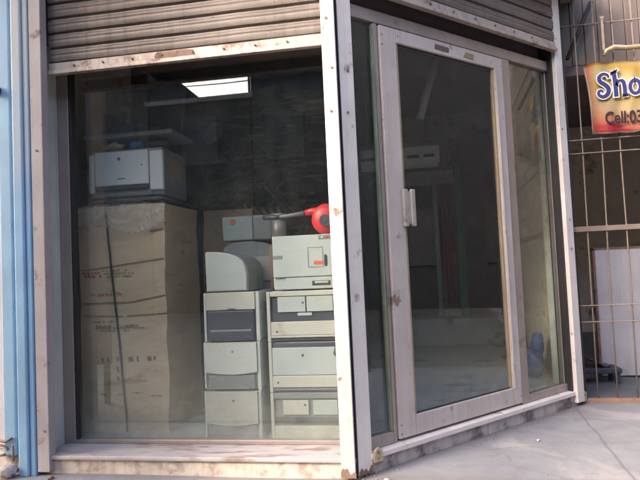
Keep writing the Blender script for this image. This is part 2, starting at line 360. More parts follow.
# lintels behind the shutters
b = MB(); b.box((-2.02,.10,2.60), (-.02,.25,3.04)); part('lintel', b, CEIL, shop)
b = MB(); b.box((.12,.10,2.66), (2.05,.22,3.04), mx=FB); part('lintel', b, CEIL, shop)
# plinths and sills
b = MB(); b.box((-1.86,.008,-.05), (-.005,.26,.078)); part('plinth', b, PLAST, shop, 'peeling cream plaster step under the window')
b = MB(); b.box((-1.84,-.012,.079), (-.0,.262,.103), .006, seg=2); part('sill', b, SILL, shop, 'dusty pink marble sill under the window')
b = MB(); b.box((.015,.006,-.05), (2.12,.26,.073), mx=FB); part('plinth', b, PLINTH, shop, 'mould stained stone step under the door')
b = MB(); b.box((.09,-.016,.074), (2.088,.262,.106), .005, mx=FB, seg=2); part('sill', b, SILLB, shop, 'thin worn sill under the door')
# window reveal left + posts
b = MB(); b.box((-1.98,.03,.0), (-1.845,.255,3.04)); part('reveal', b, mat('grey_green_reveal', (.55,.58,.56), .7, .15, 4, streak=(.34,.32,.30)), shop)
def post(lo, hi, mtl, lab, mx=None, holes=()):
    b = MB(); b.box(lo, hi, .004, mx=mx, seg=2); o = part('post', b, mtl, shop, lab)
    if holes:
        for (x, z) in holes:
            q = MB(); q.tube([(x, lo[1]-.004, z), (x, lo[1]+.01, z)], .007, 10, mx=mx); part('bolt', q, RUST, o)
    return o
post((-1.86,-.03,.015), (-1.783,.03,3.2), PINKW, 'pinkish white post left of the window', holes=((-1.81,.25),(-1.82,1.9)))
post((-.080,-.035,.012), (-.004,.06,3.2), POSTW, 'bright white post at the corner, facing the street', holes=((-.05,2.5),(-.03,2.22),(-.045,1.98)))
post((.004,-.012,.012), (.100,.06,3.2), LILAC, 'lilac white post at the corner, facing the door side', mx=FB, holes=((.06,2.22),(.045,1.98)))
b = MB(); b.box((-.003,-.010,.02), (.003,.05,3.2), mx=FB); b.box((-.085,.062,.1), (.0,.2,3.04)); part('corner_core', b, DARK, shop)
for lo, hi, mx_ in (((-.082,-.037,.012),(-.002,-.0355,.09),Matrix()), ((.006,-.0145,.012),(.10,-.0125,.07),FB)):
    b = MB(); x0, x1 = lo[0], hi[0]; k_ = 60
    b.prism([(x0,lo[2]),(x1,lo[2])] + [(x1-(x1-x0)*i/k_, lo[2]+(hi[2]-lo[2])*(.42+.45*noise.noise(Vector((i*.07,x0*9,0)))+.05*noise.noise(Vector((i*.4,x0*9,4))))) for i in range(k_+1)], 'y', lo[1], hi[1], mx=mx_)
    part('rust_stain', b, RUST, shop)
# lugs with a hole at the feet of the posts
def lug(s, off, z, mx):
    b = MB(); n = 14
    for k in range(n):
        a0, a1 = 2*math.pi*k/n, 2*math.pi*(k+1)/n
        ro, ri = .027, .010
        vv = [b.bm.verts.new((s+r*math.cos(a), off+d, z+r*math.sin(a)*1.1)) for d in (0, .012) for r, a in ((ri,a0),(ro,a0),(ro,a1),(ri,a1))]
        for q in ((0,1,2,3),(7,6,5,4),(1,5,6,2),(0,3,7,4)): b.bm.faces.new([vv[i] for i in q])
    bmesh.ops.remove_doubles(b.bm, verts=b.bm.verts, dist=1e-5); bmesh.ops.recalc_face_normals(b.bm, faces=b.bm.faces)
    b.box((s-.03,off,z-.045), (s+.03,off+.012,z-.026))
    bmesh.ops.transform(b.bm, matrix=mx, verts=b.bm.verts)
    part('locking_lug', b, mat('yellowed_iron', (.55,.45,.28), .6, .2, 20, stain=(.15,.09,.05), stain_amt=.4, stain_scale=30), shop)
post((2.073,-.03,.02), (2.165,.03,3.2), LILAC, 'slim lilac white post at the far end of the door side', mx=FB, holes=((2.12,1.4),(2.10,2.1),))
b = MB(); b.box((2.052,.0,.107), (2.071,.10,3.2), mx=FB); b.box((1.601,1.50,.0),(1.64,1.70,3.2)); part('dark_gap', b, DARK, shop)
lug(.135, -.025, .105, FB); lug(2.185, -.02, .06, FB)
# shutters
def slats(b, x0, x1, z0, z1, pitch, off, mx=None, first=None):
    prof = []; z = z0
    def pr(z): 
        t = ((z - z0) % pitch)/pitch
        y = -.012*math.sin(math.pi*t)**.6
        y += .004*math.exp(-((t-.5)/.07)**2) + .003*math.exp(-((t-.75)/.05)**2)
        if t < .09 or t > .93: y += .012
        return y
    n = int((z1-z0)/pitch*20); nx = 24
    V = []
    for j in range(n+1):
        zz = z0 + (z1-z0)*j/n; yy = pr(zz)
        V.append([b.bm.verts.new((x0+(x1-x0)*i/nx, off + yy + .005*noise.noise(Vector((i*.37, zz*1.6, x0))), zz + .002*noise.noise(Vector((i*.21, round((zz-z0)/pitch)*1.7, 0)))))  for i in range(nx+1)])
    fs = []
    for j in range(n):
        for i in range(nx): fs.append(b.bm.faces.new((V[j][i], V[j][i+1], V[j+1][i+1], V[j+1][i])))
    bmesh.ops.solidify(b.bm, geom=fs, thickness=-.004)
    if mx is not None: bmesh.ops.transform(b.bm, matrix=mx, verts=b.bm.verts)
def shutter(x0, x1, zb, off, mx, lab, bolts):
    b = MB(); slats(b, x0, x1, zb+.075, 3.215, .0935, off, mx); s = part('roller_shutter', b, SHUT, shop, lab)
    b = MB(); b.box((x0,off-.018,zb), (x1,off+.012,zb+.072), .004, mx=mx); b.box((x0,off-.034,zb-.004), (x1,off-.019,zb+.022), .003, mx=mx)
    bar = part('bottom_bar', b, SHUTB, s)
    for x in bolts:
        b = MB(); b.tube([(x,off-.027,zb+.045), (x,off-.016,zb+.045)], .006, 8, mx=mx); part('rivet', b, RUST, s)
shutter(-1.795, -.083, 2.385, .072, Matrix(), 'half raised shutter above the printer window', [-1.62+.19*i for i in range(8)])
shutter(.108, 2.075, 2.70, -.02, FB, 'raised shutter above the door', [.3+.21*i for i in range(8)])
# sticker patch of rust on window bottom bar (uneven brown flake)
b = MB()
pts = [(-1.075+.22*u, .35) for u in (0,1)]
poly = [(-1.10,2.425),(-1.06,2.402),(-.98,2.404),(-.90,2.400),(-.845,2.414),(-.855,2.445),(-.93,2.452),(-1.0,2.446),(-1.08,2.450)]
b.prism(poly, 'y', .0495, .0535); part('rust_patch', b, RUST, shop)
# window frame with pane
wf = MB(); 
for lo, hi in (((-1.843,.200,.104),(-1.768,.245,2.6)), ((-.105,.200,.104),(-.012,.245,2.6)), ((-1.767,.200,.104),(-.106,.245,.128)), ((-1.767,.200,2.575),(-.106,.245,2.6))):
    wf.box(lo, hi, .003)
wf = part('window_frame', wf, ALU, shop)
b = MB(); b.box((-1.758,.200,.129), (-1.745,.245,2.57)); part('rubber_seal', b, DARK, wf)
b = MB(); b.box((-1.744,.222,.129), (-.107,.228,2.574)); part('pane', b, GA, wf, 'large dusty window pane')
# door side frames
o1, o2 = .03, .085
fr = MB()
for lo, hi in (((.104,o1,2.565),(2.05,o2,2.64)), ((.104,o1,.107),(.125,o2,2.564)), ((.300,o1+.004,.107),(.330,o2,2.564)), ((.126,o1,.107),(.299,o2,.175)), ((1.492,o1,.107),(1.575,o2,2.564)), ((1.576,o1,.107),(2.05,o2,.160)), ((2.041,o1+.02,.161),(2.05,o2,2.564))):
    fr.box(lo, hi, .004, mx=FB)
fr = part('door_frame', fr, ALU, shop)
b = MB(); b.box((.126,.055,.176), (.299,.061,2.563), mx=FB); part('pane', b, GL, fr, 'narrow milky pane left of the door')
b = MB(); b.box((1.576,.055,.161), (2.040,.061,2.563), mx=FB); part('pane', b, GC, fr, 'narrow pane right of the door')
b = MB(); b.box((.282,.028,.18), (.290,.05,2.55), mx=FB); part('seal', b, mat('greenish_seal', (.24,.30,.22), .5, .2), fr)
dl = MB(); d1, d2 = .022, .072
for lo, hi in (((.336,d1,.122),(.468,d2,2.556)), ((1.395,d1,.122),(1.484,d2,2.556)), ((.469,d1,2.470),(1.394,d2,2.556)), ((.469,d1,.122),(1.394,d2,.238))):
    dl.box(lo, hi, .005, mx=FB, seg=2)
dl = part('door', dl, WHITE, shop, 'aluminium framed glass door with scuffed white rails')
b = MB(); b.box((.469,.044,.239), (1.394,.050,2.469), mx=FB); part('pane', b, GB, dl, 'tall tinted door pane')
b = MB(); b.box((.444,-.004,1.350), (.476,.021,1.572), .005, mx=FB, seg=2); b.box((.496,-.012,1.350), (.528,.010,1.572), .006, mx=FB, seg=2)
b.box((.470,.001,1.362), (.500,.013,1.384), mx=FB); b.box((.470,.001,1.538), (.500,.013,1.560), mx=FB); b.box((.476,-.002,1.385), (.4955,.008,1.537), mx=FB)
part('handle', b, CHROME, dl)
b = MB(); b.tube([(.400,.018,1.30),(.400,.023,1.30)], .014, 16, mx=FB); b.box((.3975,.0165,1.292),(.4025,.0185,1.308), mx=FB); part('keyhole', b, CHROME, dl)
for (x_, z_) in ((.352,2.50),(.352,2.44),(.352,.20),(.352,.15),(1.468,2.50),(1.468,.17),(.48,2.512),(1.36,2.512)):
    b = MB(); b.tube([(x_,.0195,z_),(x_,.0235,z_)], .0045, 8, mx=FB); part('screw', b, RUST, dl)
b = MB(); b.box((.4845,.036,.2385),(1.3755,.0435,.2455), mx=FB); part('gasket', b, DARK, dl)
b = MB(); b.box((.4845,.036,2.4625),(1.3755,.0435,2.4695), mx=FB); part('gasket', b, DARK, dl)
b = MB(); b.prism([(.80,2.497),(.93,2.495),(.935,2.527),(.805,2.53)], 'y', .0195, .0215, mx=FB); part('sticker', b, mat('dark_sticker', (.13,.09,.08), .6, .3, 60), dl)
b = MB(); b.prism([(1.07,2.493),(1.17,2.49),(1.18,2.525),(1.10,2.53)], 'y', .0195, .0215, mx=FB); part('sticker', b, mat('tan_sticker', (.28,.22,.13), .6, .3, 60), dl)
b = MB(); b.box((.4695,.030,.24), (.484,.043,2.468), mx=FB)
part('edge_strip', b, mat('yellowed_strip', (.42,.32,.18), .7, .25, 8), dl)

def faded(name, low, high, z0, z1):
    mt = mat(name, low, .5, .1, 4, streak=tuple(.6*a+.4*b for a, b in zip(low, high))); n = mt.node_tree.nodes; l = mt.node_tree.links; p = n['Principled BSDF']
    src = p.inputs['Base Color'].links[0].from_socket; geo = n.new('ShaderNodeNewGeometry'); sp = n.new('ShaderNodeSeparateXYZ'); l.new(geo.outputs['Position'], sp.inputs[0])
    nz = n.new('ShaderNodeTexNoise'); nz.inputs['Scale'].default_value = 3; nz.inputs['Detail'].default_value = 7; l.new(geo.outputs['Position'], nz.inputs[0])
    a = n.new('ShaderNodeMath'); a.operation = 'MULTIPLY_ADD'; a.inputs[1].default_value = 1.6; l.new(nz.outputs[0], a.inputs[0]); l.new(sp.outputs[2], a.inputs[2])
    r = n.new('ShaderNodeMapRange'); r.inputs[1].default_value = z0+.8; r.inputs[2].default_value = z1+.8; l.new(a.outputs[0], r.inputs[0])
    x = n.new('ShaderNodeMix'); x.data_type = 'RGBA'; l.new(r.outputs[0], x.inputs[0]); l.new(src, x.inputs[6]); x.inputs[7].default_value = (*high, 1); l.new(x.outputs[2], p.inputs['Base Color']); return mt
FADEB = faded('column_paint', (.27,.46,.66), (.47,.50,.53), 1.4, 2.6)
FADEB2 = faded('column_side_paint', (.19,.37,.60), (.38,.44,.50), 1.2, 2.6)
b = MB(); b.box((1.376,.034,.24), (1.3945,.043,2.468), mx=FB); part('edge_strip', b, WOOD, dl)
b = MB(); b.box((1.3955,.0135,.24), (1.409,.0215,2.46), .002, mx=FB); part('edge_highlight', b, POSTW, dl, 'bright strip painting the light along the edge of the far stile')  # pale strip paints the light caught along the stile edge
# ================================================================ LEFT SIDE
nb = thing('neighbouring_shop', 'neighbouring shop front left of the blue column, mostly outside the picture', 'building', (-4,.1,0))
b = MB(); b.box((-7,.12,0), (-2.32,4,4.2)); part('wall', b, FASC, nb)

b = MB(); b.box((-2.319,.0,-.02), (-1.99,.12,.12), .01); part('plinth', b, PLINTH, nb)
b = MB(); b.box((-2.319,.06,.121), (-2.112,.12,3.4)); part('panel', b, mat('lilac_panel', (.50,.45,.50), .7, .12, 4), nb)
psn = thing('sun_shade_panel', 'tall blank panel added out of view to shade the left of the shop front', 'blocker', (-2.6,-1.07,0))  # added panel outside the view, blocks the sun from the left shutter and window
b = MB(); b.box((-3.75,-1.10,.35), (-2.30,-1.05,4.4)); part('panel', b, FASC, psn)
for x in (-3.7,-2.36):
    b = MB(); b.box((x,-1.095,0), (x+.04,-1.055,.349)); part('leg', b, RUST, psn)
for z in (2.9,4.1):
    b = MB(); b.tube([(-2.6,-1.049,z),(-2.6,.13,z)], .02, 8); part('bracket', b, RUST, psn)
bp = thing('blue_column', 'thick sky blue painted column with deeper blue right edge beside the white post', 'column', (-1.92,-.01,0))
b = MB(); b.box((-1.975,-.045,-.01), (-1.905,.02,3.2), .012, seg=3); part('front_face', b, FADEB, bp, 'sky blue below, faded to grey white above')
b = MB(); b.box((-1.9035,-.035,-.01), (-1.864,.02,3.2), .008, seg=2); part('side_strip', b, FADEB2, bp)
b = MB(); b.box((-1.99,.0,.0), (-1.977,.03,3.2)); part('backing', b, DARK, bp)
b = MB(); b.box((-2.09,-.02,.10), (-1.998,.04,3.2), .014, seg=3); bc2 = part('shutter_guide', b, BLUE)
bc2['label'] = 'light blue flat guide rail left of the dark seam, at the left edge'; bc2['category'] = 'rail'
b = MB(); b.tube([(-2.085,-.06,2.29), (-2.085,-.018,2.29)], .028, 12); b.tube([(-2.085,-.075,2.29),(-2.085,-.05,2.29)], .015, 10)
part('latch', b, DARK, bc2)
b = MB(); b.blob((-2.03,-.06,.03), (.055,.04,.035), .35, seed=3); solo('stone', b, PLINTH, 'pale rough lump of stone at the foot of the light blue rail', 'stone')
b = MB()
b.tube([(-2.10+.055*math.cos(a), -.035, .14+.03*math.sin(a)) for a in [i*.45 for i in range(13)]], .007, 6)
b.tube([(-2.13,-.03,.20),(-2.06,-.035,.19),(-2.02,-.03,.21)], .008, 6)
b.tube([(-2.01,-.035,.08),(-2.015,-.035,.17)], .006, 6)
solo('wire_loop', b, RUST, 'rusty bent wire loop hanging low on the light blue rail', 'wire')

# ================================================================ RIGHT SIDE: grille shop
nr = thing('grille_shop', 'dark recessed neighbour shop behind the iron grille on the right', 'building', (2.2,1.7,0))
b = MB(); b.box((1.67,5.2,-.02), (5.2,5.35,3.6)); part('wall', b, INW, nr, 'dark back wall')
b = MB(); b.box((5.2,1.55,-.02), (5.35,5.35,4.6)); part('wall', b, FASC, nr)
b = MB(); b.box((1.67,1.8,2.95), (5.2,5.2,3.1)); part('ceiling', b, CEIL, nr)
b = MB(); b.box((1.67,1.55,-.03), (5.2,5.2,.008)); part('floor', b, mat('slate_floor', (.11,.12,.14), .6, .2, 4, stain=(.2,.19,.2), stain_amt=.4), nr)
b = MB()
for i in range(34):
    x = 1.665 + .105*i
    b.box((x,1.71,2.68), (x+.101,1.735+.006*(i%2),4.6), .004)
part('upper_panelling', b, mat('brown_sheet_metal', (.17,.135,.125), .6, .15, 3, streak=(.12,.09,.08), stain=(.09,.07,.07), stain_amt=.3, stretch=(1,1,.4)), nr)
b = MB(); b.box((1.665,1.70,2.60), (5.2,1.80,2.678)); part('beam', b, CEIL, nr)
gr = thing('security_grille', 'brown iron bar grille closing the dark recess right of the shop', 'grille', (2.3,1.5,0))
gy = 1.50
b = MB(); b.box((1.60,gy-.02,-.012), (4.6,gy+.02,.028), .003); part('bottom_rail', b, mat('red_brown_iron', (.30,.18,.14), .6, .2, 12, stain=(.14,.08,.06), stain_amt=.4, stain_scale=14), gr)
b = MB(); b.box((1.58,gy-.014,1.305), (4.6,gy-.002,1.345), .002); part('middle_rail', b, GRILLE, gr)
for z in (2.02,1.915,.735,.61,2.93):
    b = MB(); b.tube([(1.58,gy-.009,z),(3.1,gy-.009,z+.002),(4.6,gy-.009,z)], .0048, 6); part('cross_bar', b, GRILLE, gr)
for i in range(20):
    x = 1.729 + .1405*i; w1 = rnd.uniform(-.010,.010)
    b = MB(); b.tube([(x-.006,gy+.004,.028),(x+w1,gy+.004,.9),(x-w1,gy+.004,1.9),(x,gy+.004,3.25)], .0058, 6); o_ = part('upright_bar', b, GRILLE, gr)
    if i < 8:
        for z in (.735,.61,1.345,2.02,1.915):
            b = MB(); b.blob((x,gy-.004,z), (.009,.008,.007), .4, 1, 3, seed=i); part('weld', b, RUST, o_)
b = MB(); b.tube([(1.69,gy+.09,2.70),(1.90,gy+.09,3.15)], .016, 6); part('brace', b, DARK, gr)
# lilac board, bench
b = MB(); b.box((2.035,2.30,.02), (2.9,2.335,1.16), .004); pnl = part('panel', b, mat('lilac_board', (.56,.53,.57), .6, .12, 3, stain=(.38,.33,.36), stain_amt=.35, stain_scale=2.5, streak=(.42,.38,.43))); 
pnl['label'] = 'large pale lilac board with dark edge standing behind the grille'; pnl['category'] = 'board'
b = MB(); b.box((2.015,2.298,.02), (2.034,2.337,1.175)); b.box((2.015,2.298,1.161), (2.9,2.337,1.18)); part('edge_trim', b, RUST, pnl)
bn = thing('low_bench', 'low dark bench with a draped grey cloth behind the grille', 'bench', (1.95,2.2,0))
b = MB(); b.box((1.72,2.02,.10), (2.10,2.22,.145), .006); part('seat', b, PDARK, bn)
for x in (1.74,2.05):
    for y in (2.03,2.18):
        b = MB(); b.box((x,y,.008), (x+.035,y+.035,.099)); part('leg', b, PDARK, bn)
b = MB(); b.grid(lambda u, v: (1.74+.30*u, 2.04+.16*v+.02*math.sin(u*9), .155+.20*(1-u)**2*(1-.4*v)+.012*math.sin(u*14+v*5)), 14, 8, .01)
solo('cloth', b, mat('grey_cloth', (.27,.24,.26), .9, .15, 8), 'crumpled grey cloth heaped on the low bench', 'cloth')

# banner
yb = 1.415
def bann(u, v):     # v: 0 bottom 1 top
    x0 = 1.782 - .032*v + .012*math.sin(v*3.2); x = x0 + (2.36-x0)*u
    z = 2.045 + v*(.556 - .012*math.exp(-u*14)) - .02*math.sin(u*math.pi*1)*(1)*.35 + .004*math.sin(u*22)*(1-v)
    y = yb + .008*math.sin(u*19+v*2) + .006*math.sin((u*3+v)*7) + .004*math.sin((u*9-v*2)*3)
    return (x, y, z)
bt = bpy.data.materials.new('printed_vinyl'); bt.use_nodes = True
n = bt.node_tree.nodes; l = bt.node_tree.links; p = n['Principled BSDF']; p.inputs['Roughness'].default_value = .45
geo = n.new('ShaderNodeNewGeometry'); sp = n.new('ShaderNodeSeparateXYZ'); l.new(geo.outputs['Position'], sp.inputs[0])
# print design: yellow top, cream diagonal sweep, red foot and red left side
t1 = n.new('ShaderNodeMath'); t1.operation = 'MULTIPLY_ADD'; t1.inputs[1].default_value = .25; l.new(sp.outputs[0], t1.inputs[0]); l.new(sp.outputs[2], t1.inputs[2])
mr = n.new('ShaderNodeMapRange'); mr.inputs[1].default_value = 2.51; mr.inputs[2].default_value = 3.22; l.new(t1.outputs[0], mr.inputs[0])
nn = n.new('ShaderNodeTexNoise'); nn.inputs['Scale'].default_value = 5; l.new(geo.outputs['Position'], nn.inputs[0])
ad = n.new('ShaderNodeMath'); ad.operation = 'MULTIPLY_ADD'; ad.inputs[1].default_value = .14; l.new(nn.outputs[0], ad.inputs[0]); l.new(mr.outputs[0], ad.inputs[2])
cr = n.new('ShaderNodeValToRGB'); l.new(ad.outputs[0], cr.inputs[0]); e = cr.color_ramp.elements
e[0].position = .17; e[0].color = (.62,.05,.07,1); e[1].position = .95; e[1].color = (.75,.62,.42,1)
for q, c in ((.21,(.72,.22,.16,1)), (.29,(.78,.44,.24,1)), (.42,(.80,.62,.36,1)), (.60,(.80,.60,.20,1)), (.74,(.80,.70,.42,1)), (.84,(.80,.54,.12,1))):
    z = e.new(q); z.color = c
sq = n.new('ShaderNodeMapRange'); sq.inputs[1].default_value = 1.85; sq.inputs[2].default_value = 1.80; sq.inputs[4].default_value = .8; l.new(sp.outputs[0], sq.inputs[0])
mxn = n.new('ShaderNodeMix'); mxn.data_type = 'RGBA'; l.new(sq.outputs[0], mxn.inputs[0]); l.new(cr.outputs[0], mxn.inputs[6]); mxn.inputs[7].default_value = (.70,.20,.13,1)
l.new(mxn.outputs[2], p.inputs['Base Color'])
bn2 = thing('shop_banner', 'red and yellow vinyl banner reading Sho and Cell:03 tied to the grille', 'banner', (2.2,yb,2.04))
b = MB(); b.grid(bann, 60, 20, .0015); part('sheet', b, bt, bn2)
b = MB(); b.grid(lambda u, v: tuple(Vector(bann(u*.024, v)) + Vector((0,-.0028,0))), 2, 20, .001)
b.grid(lambda u, v: tuple(Vector(bann(u, v*.022)) + Vector((0,-.0028,0))), 60, 1, .001)
part('hem', b, mat('cream_hem', (.72,.64,.52), .5, .08), bn2)
for z in (2.59,2.055):
    b = MB(); b.tube([(1.765,yb-.006,z),(1.768,yb+.03,z+.01),(1.71,gy-.004,z+.03)], .003, 6); part('tie', b, DARK, bn2)
NAVY = mat('navy_print', (.035,.035,.16), .5, .1, bump=0); PRW = mat('white_print', (.78,.74,.72), .5, .05, bump=0)
def place(x, z, y=yb-.018): return Matrix.Translation((x, y, z)) @ Matrix.Rotation(R(90), 4, 'X')
def letters(strokes, rad, mtl, name, y):
    b = MB()
    for st in strokes:
        ww = st[0]; pts = st[1]
        # flat ribbon with varying width
        for q in range(len(pts)):
            pass
        L = []; Rr = []
        n_ = len(pts)
        for i in range(n_):
            p0 = Vector(pts[max(i-1,0)]); p1 = Vector(pts[min(i+1,n_-1)]); d = (p1-p0).normalized(); nrm = Vector((-d.y, d.x))
            k = ww[i] if isinstance(ww, (list,tuple)) else ww
            c = Vector(pts[i]); ext = Vector((0,0))
            if i == 0: ext = -d*rad
            if i == n_-1: ext = d*rad
            L.append(c+ext+nrm*(k/2+rad)); Rr.append(c+ext-nrm*(k/2+rad))
        # front ribbon + back ribbon + sides, 1.2 mm thick
        def ver(p, t): return b.bm.verts.new((p.x, y+t, p.y))
        A = [ver(q,0) for q in L]; B_ = [ver(q,0) for q in Rr]; C_ = [ver(q,.0012) for q in L]; D_ = [ver(q,.0012) for q in Rr]
        for i in range(n_-1):
            b.bm.faces.new((A[i],B_[i],B_[i+1],A[i+1])); b.bm.faces.new((C_[i],C_[i+1],D_[i+1],D_[i]))
            b.bm.faces.new((A[i],A[i+1],C_[i+1],C_[i])); b.bm.faces.new((B_[i],D_[i],D_[i+1],B_[i+1]))
        b.bm.faces.new((A[0],C_[0],D_[0],B_[0])); b.bm.faces.new((A[-1],B_[-1],D_[-1],C_[-1]))
    bmesh.ops.recalc_face_normals(b.bm, faces=b.bm.faces)
    return part(name, b, mtl, bn2)
def bez(P, n=22):
    out = []
    k = len(P)
    for i in range(n+1):
        t = i/n*(k-1); j = min(int(t), k-2); f_ = t-j
        p0 = Vector(P[max(j-1,0)]); p1 = Vector(P[j]); p2 = Vector(P[j+1]); p3 = Vector(P[min(j+2,k-1)])
        out.append(tuple(.5*((2*p1)+(p2-p0)*f_+(2*p0-5*p1+4*p2-p3)*f_*f_+(3*p1-p0-3*p2+p3)*f_**3)))
    return out
sx, sz = 1.835, 2.315
S = bez([(sx+.083,sz+.150),(sx+.076,sz+.172),(sx+.045,sz+.183),(sx+.016,sz+.160),(sx+.022,sz+.125),(sx+.055,sz+.098),(sx+.078,sz+.066),(sx+.070,sz+.026),(sx+.038,sz+.006),(sx+.008,sz+.022),(sx+.006,sz+.050),(sx+.028,sz+.058),(sx+.036,sz+.040)], 48)
sw = [.012+.020*math.sin(math.pi*min(1,i/44))**1.0 for i in range(49)]
hx = sx+.118
Hs = [(.030, [(hx+.004,sz+.198),(hx+.010,sz+.10),(hx+.012,sz+.0)]), (.012,[(hx-.012,sz+.182),(hx+.012,sz+.19),(hx+.03,sz+.21)]),
      ([.012]+[.020]*8+[.028]*14, bez([(hx+.016,sz+.085),(hx+.036,sz+.118),(hx+.064,sz+.115),(hx+.074,sz+.075),(hx+.076,sz+.002)], 22)),
      (.012,[(hx+.064,sz+.006),(hx+.092,sz+.004)])]
def ring(cx, cz, rx, rz, n=24): return [(cx+rx*math.sin(2*math.pi*i/n), cz+rz*math.cos(2*math.pi*i/n)) for i in range(n+1)]
ox = sx+.268
Os = [(.026, ring(ox, sz+.065, .036, .052))]
p0x = ox+.095
Ps = [(.028,[(p0x,sz+.125),(p0x,sz-.06)]), (.022, ring(p0x+.036, sz+.066, .034, .048))]
strokes = [(sw, S)] + Hs + Os
letters(strokes, .0085, PRW, 'letter_outline', yb-.0225)
letters(strokes, 0, NAVY, 'lettering', yb-.0245)
text('phone_lettering', 'Cell:03', .118, mat('dark_brown_print', (.035,.012,.02), .5, .1, bump=0), place(1.872, 2.112, yb-.0215) @ Matrix.Rotation(R(-1.5),4,'Z'), bn2, .0008, .0022, 0, (.80,1.12,1))
bn2.location.x += .013; bn2.location.y += .042; bn2.location.z += .008
# pipe above banner, hanging strap
b = MB(); b.tube([(1.915,1.45,2.655),(1.935,1.45,2.69),(1.99,1.45,2.712),(2.08,1.45,2.70),(2.5,1.45,2.695),(3.0,1.45,2.69)], [.010,.018,.021,.018,.018,.018], 12)
solo('brass_pipe', b, mat('brass_paint', (.48,.38,.20), .4, .15, 9, metal=.5, stain=(.55,.5,.44), stain_amt=.4), 'dull brass coloured bent pipe lying above the banner', 'pipe')
b = MB(); b.box((1.915,1.462,2.70), (1.933,1.468,2.95), .001); b.box((1.910,1.46,2.95), (1.938,1.47,2.97))
solo('hanging_strap', b, mat('tan_strap', (.36,.29,.22), .7, .2, 12), 'tan strap hanging from the grille above the pipe end', 'strap')

# ================================================================ INSIDE THE SHOP
# cardboard boxes
cb = thing('cardboard_box', 'tall pale brown cardboard box tied with dark cord, tallest thing behind the window', 'box', (-1.55,.7,.1))
def crumple(lo, hi, nx, ny, nz, amp, sd_):
    b = MB()
    for f_ in range(6):
        def fn(u, v, f_=f_):
            p = [0,0,0]; ax = f_//2; o = [i for i in range(3) if i != ax]
            p[ax] = lo[ax] if f_ % 2 == 0 else hi[ax]
            p[o[0]] = lo[o[0]] + (hi[o[0]]-lo[o[0]])*u; p[o[1]] = lo[o[1]] + (hi[o[1]]-lo[o[1]])*v
            P = Vector(p); q = P*3.2 + Vector((sd_,0,0))
            return P + amp*Vector((noise.noise(q), noise.noise(q+Vector((9,0,0))), .6*noise.noise(q+Vector((0,9,0))))) + .3*amp*Vector((noise.noise(q*4), noise.noise(q*4+Vector((5,5,5))), 0))
        nn_ = [nx, ny, nz]; o = [i for i in range(3) if i != f_//2]
        b.grid(fn, nn_[o[0]], nn_[o[1]])
    bmesh.ops.remove_doubles(b.bm, verts=b.bm.verts, dist=1e-4); bmesh.ops.recalc_face_normals(b.bm, faces=b.bm.faces)
    for f in b.bm.faces: f.smooth = False
    return b
BX = (-1.86,.42,.1, -1.245,1.0,1.60)
part('carton', crumple(BX[:3], BX[3:], 14, 12, 30, .014, 2), CARD, cb)
b = MB()
def facey(x, z): 
    P = Vector((x, BX[1], z)); q = P*3.2 + Vector((2,0,0)); return BX[1] + .014*noise.noise(q+Vector((9,0,0))) + .0042*noise.noise(q*4+Vector((5,5,5)))
def ribbon(b, pts, wdt, off=.004, th=.002):
    for (x0, z0), (x1, z1) in zip(pts, pts[1:]):
        n_ = max(1, int(math.hypot(x1-x0, z1-z0)/.04))
        for k in range(n_):
            a0, a1 = k/n_, (k+1)/n_
            xa, za, xb, zb = x0+(x1-x0)*a0, z0+(z1-z0)*a0, x0+(x1-x0)*a1, z0+(z1-z0)*a1
            d = Vector((xb-xa, zb-za)).normalized()*.5*wdt; nx_, nz_ = -d.y, d.x
            V_ = [b.bm.verts.new((x, facey(x, z)-off-t, z)) for t in (0, th) for x, z in ((xa+nx_,za+nz_),(xb+nx_,zb+nz_),(xb-nx_,zb-nz_),(xa-nx_,za-nz_))]
            for q in ((0,1,2,3),(7,6,5,4),(0,4,5,1),(1,5,6,2),(2,6,7,3),(3,7,4,0)): b.bm.faces.new([V_[i] for i in q])
ribbon(b, [(-1.662,1.64),(-1.631,1.24),(-1.576,.71),(-1.541,.20),(-1.54,.11)], .011, .007, .006); part('cord', b, DARK, cb)
CRE = mat('crease_brown', (.27,.20,.14), .9, .2)
for pts, w_ in (([(-1.84,1.175),(-1.60,1.20),(-1.25,1.235)],.006),([(-1.84,.955),(-1.5,.955),(-1.24,.995)],.008),([(-1.84,.875),(-1.55,.862)],.005),([(-1.52,.865),(-1.25,.875),(-1.22,.90)],.006),([(-1.75,.79),(-1.4,.785)],.004),([(-1.34,1.42),(-1.25,1.43)],.012)):
    b = MB(); ribbon(b, pts, w_); part('crease', b, CRE, cb)
def marks(rows, mtl, name, hgt):
    for (x0, x1, z) in rows:
        b = MB(); x = x0
        while x < x1:
            w_ = rnd.uniform(.006,.02)
            if rnd.random() < .8: ribbon(b, [(x, z+rnd.uniform(-.004,.004)), (x+w_, z+rnd.uniform(-.004,.004))], hgt*rnd.uniform(.5,1.1), .003, .0012)
            if rnd.random() < .4: ribbon(b, [(x, z-hgt*.7), (x+.002, z+hgt*.7)], .005, .003, .0012)
            x += w_+rnd.uniform(.003,.012)
        part(name, b, mtl, cb)
marks([(-1.83,-1.71,1.155),(-1.82,-1.70,1.135),(-1.78,-1.55,1.01)], INKR, 'red_print', .016)
marks([(-1.69,-1.50,1.168),(-1.68,-1.46,1.148),(-1.66,-1.50,1.128),(-1.76,-1.60,.83),(-1.74,-1.44,.80),(-1.73,-1.50,.77),(-1.72,-1.68,.35),(-1.60,-1.56,.355),(-1.49,-1.42,.36),(-1.37,-1.30,.34)], INKB, 'black_print', .008)
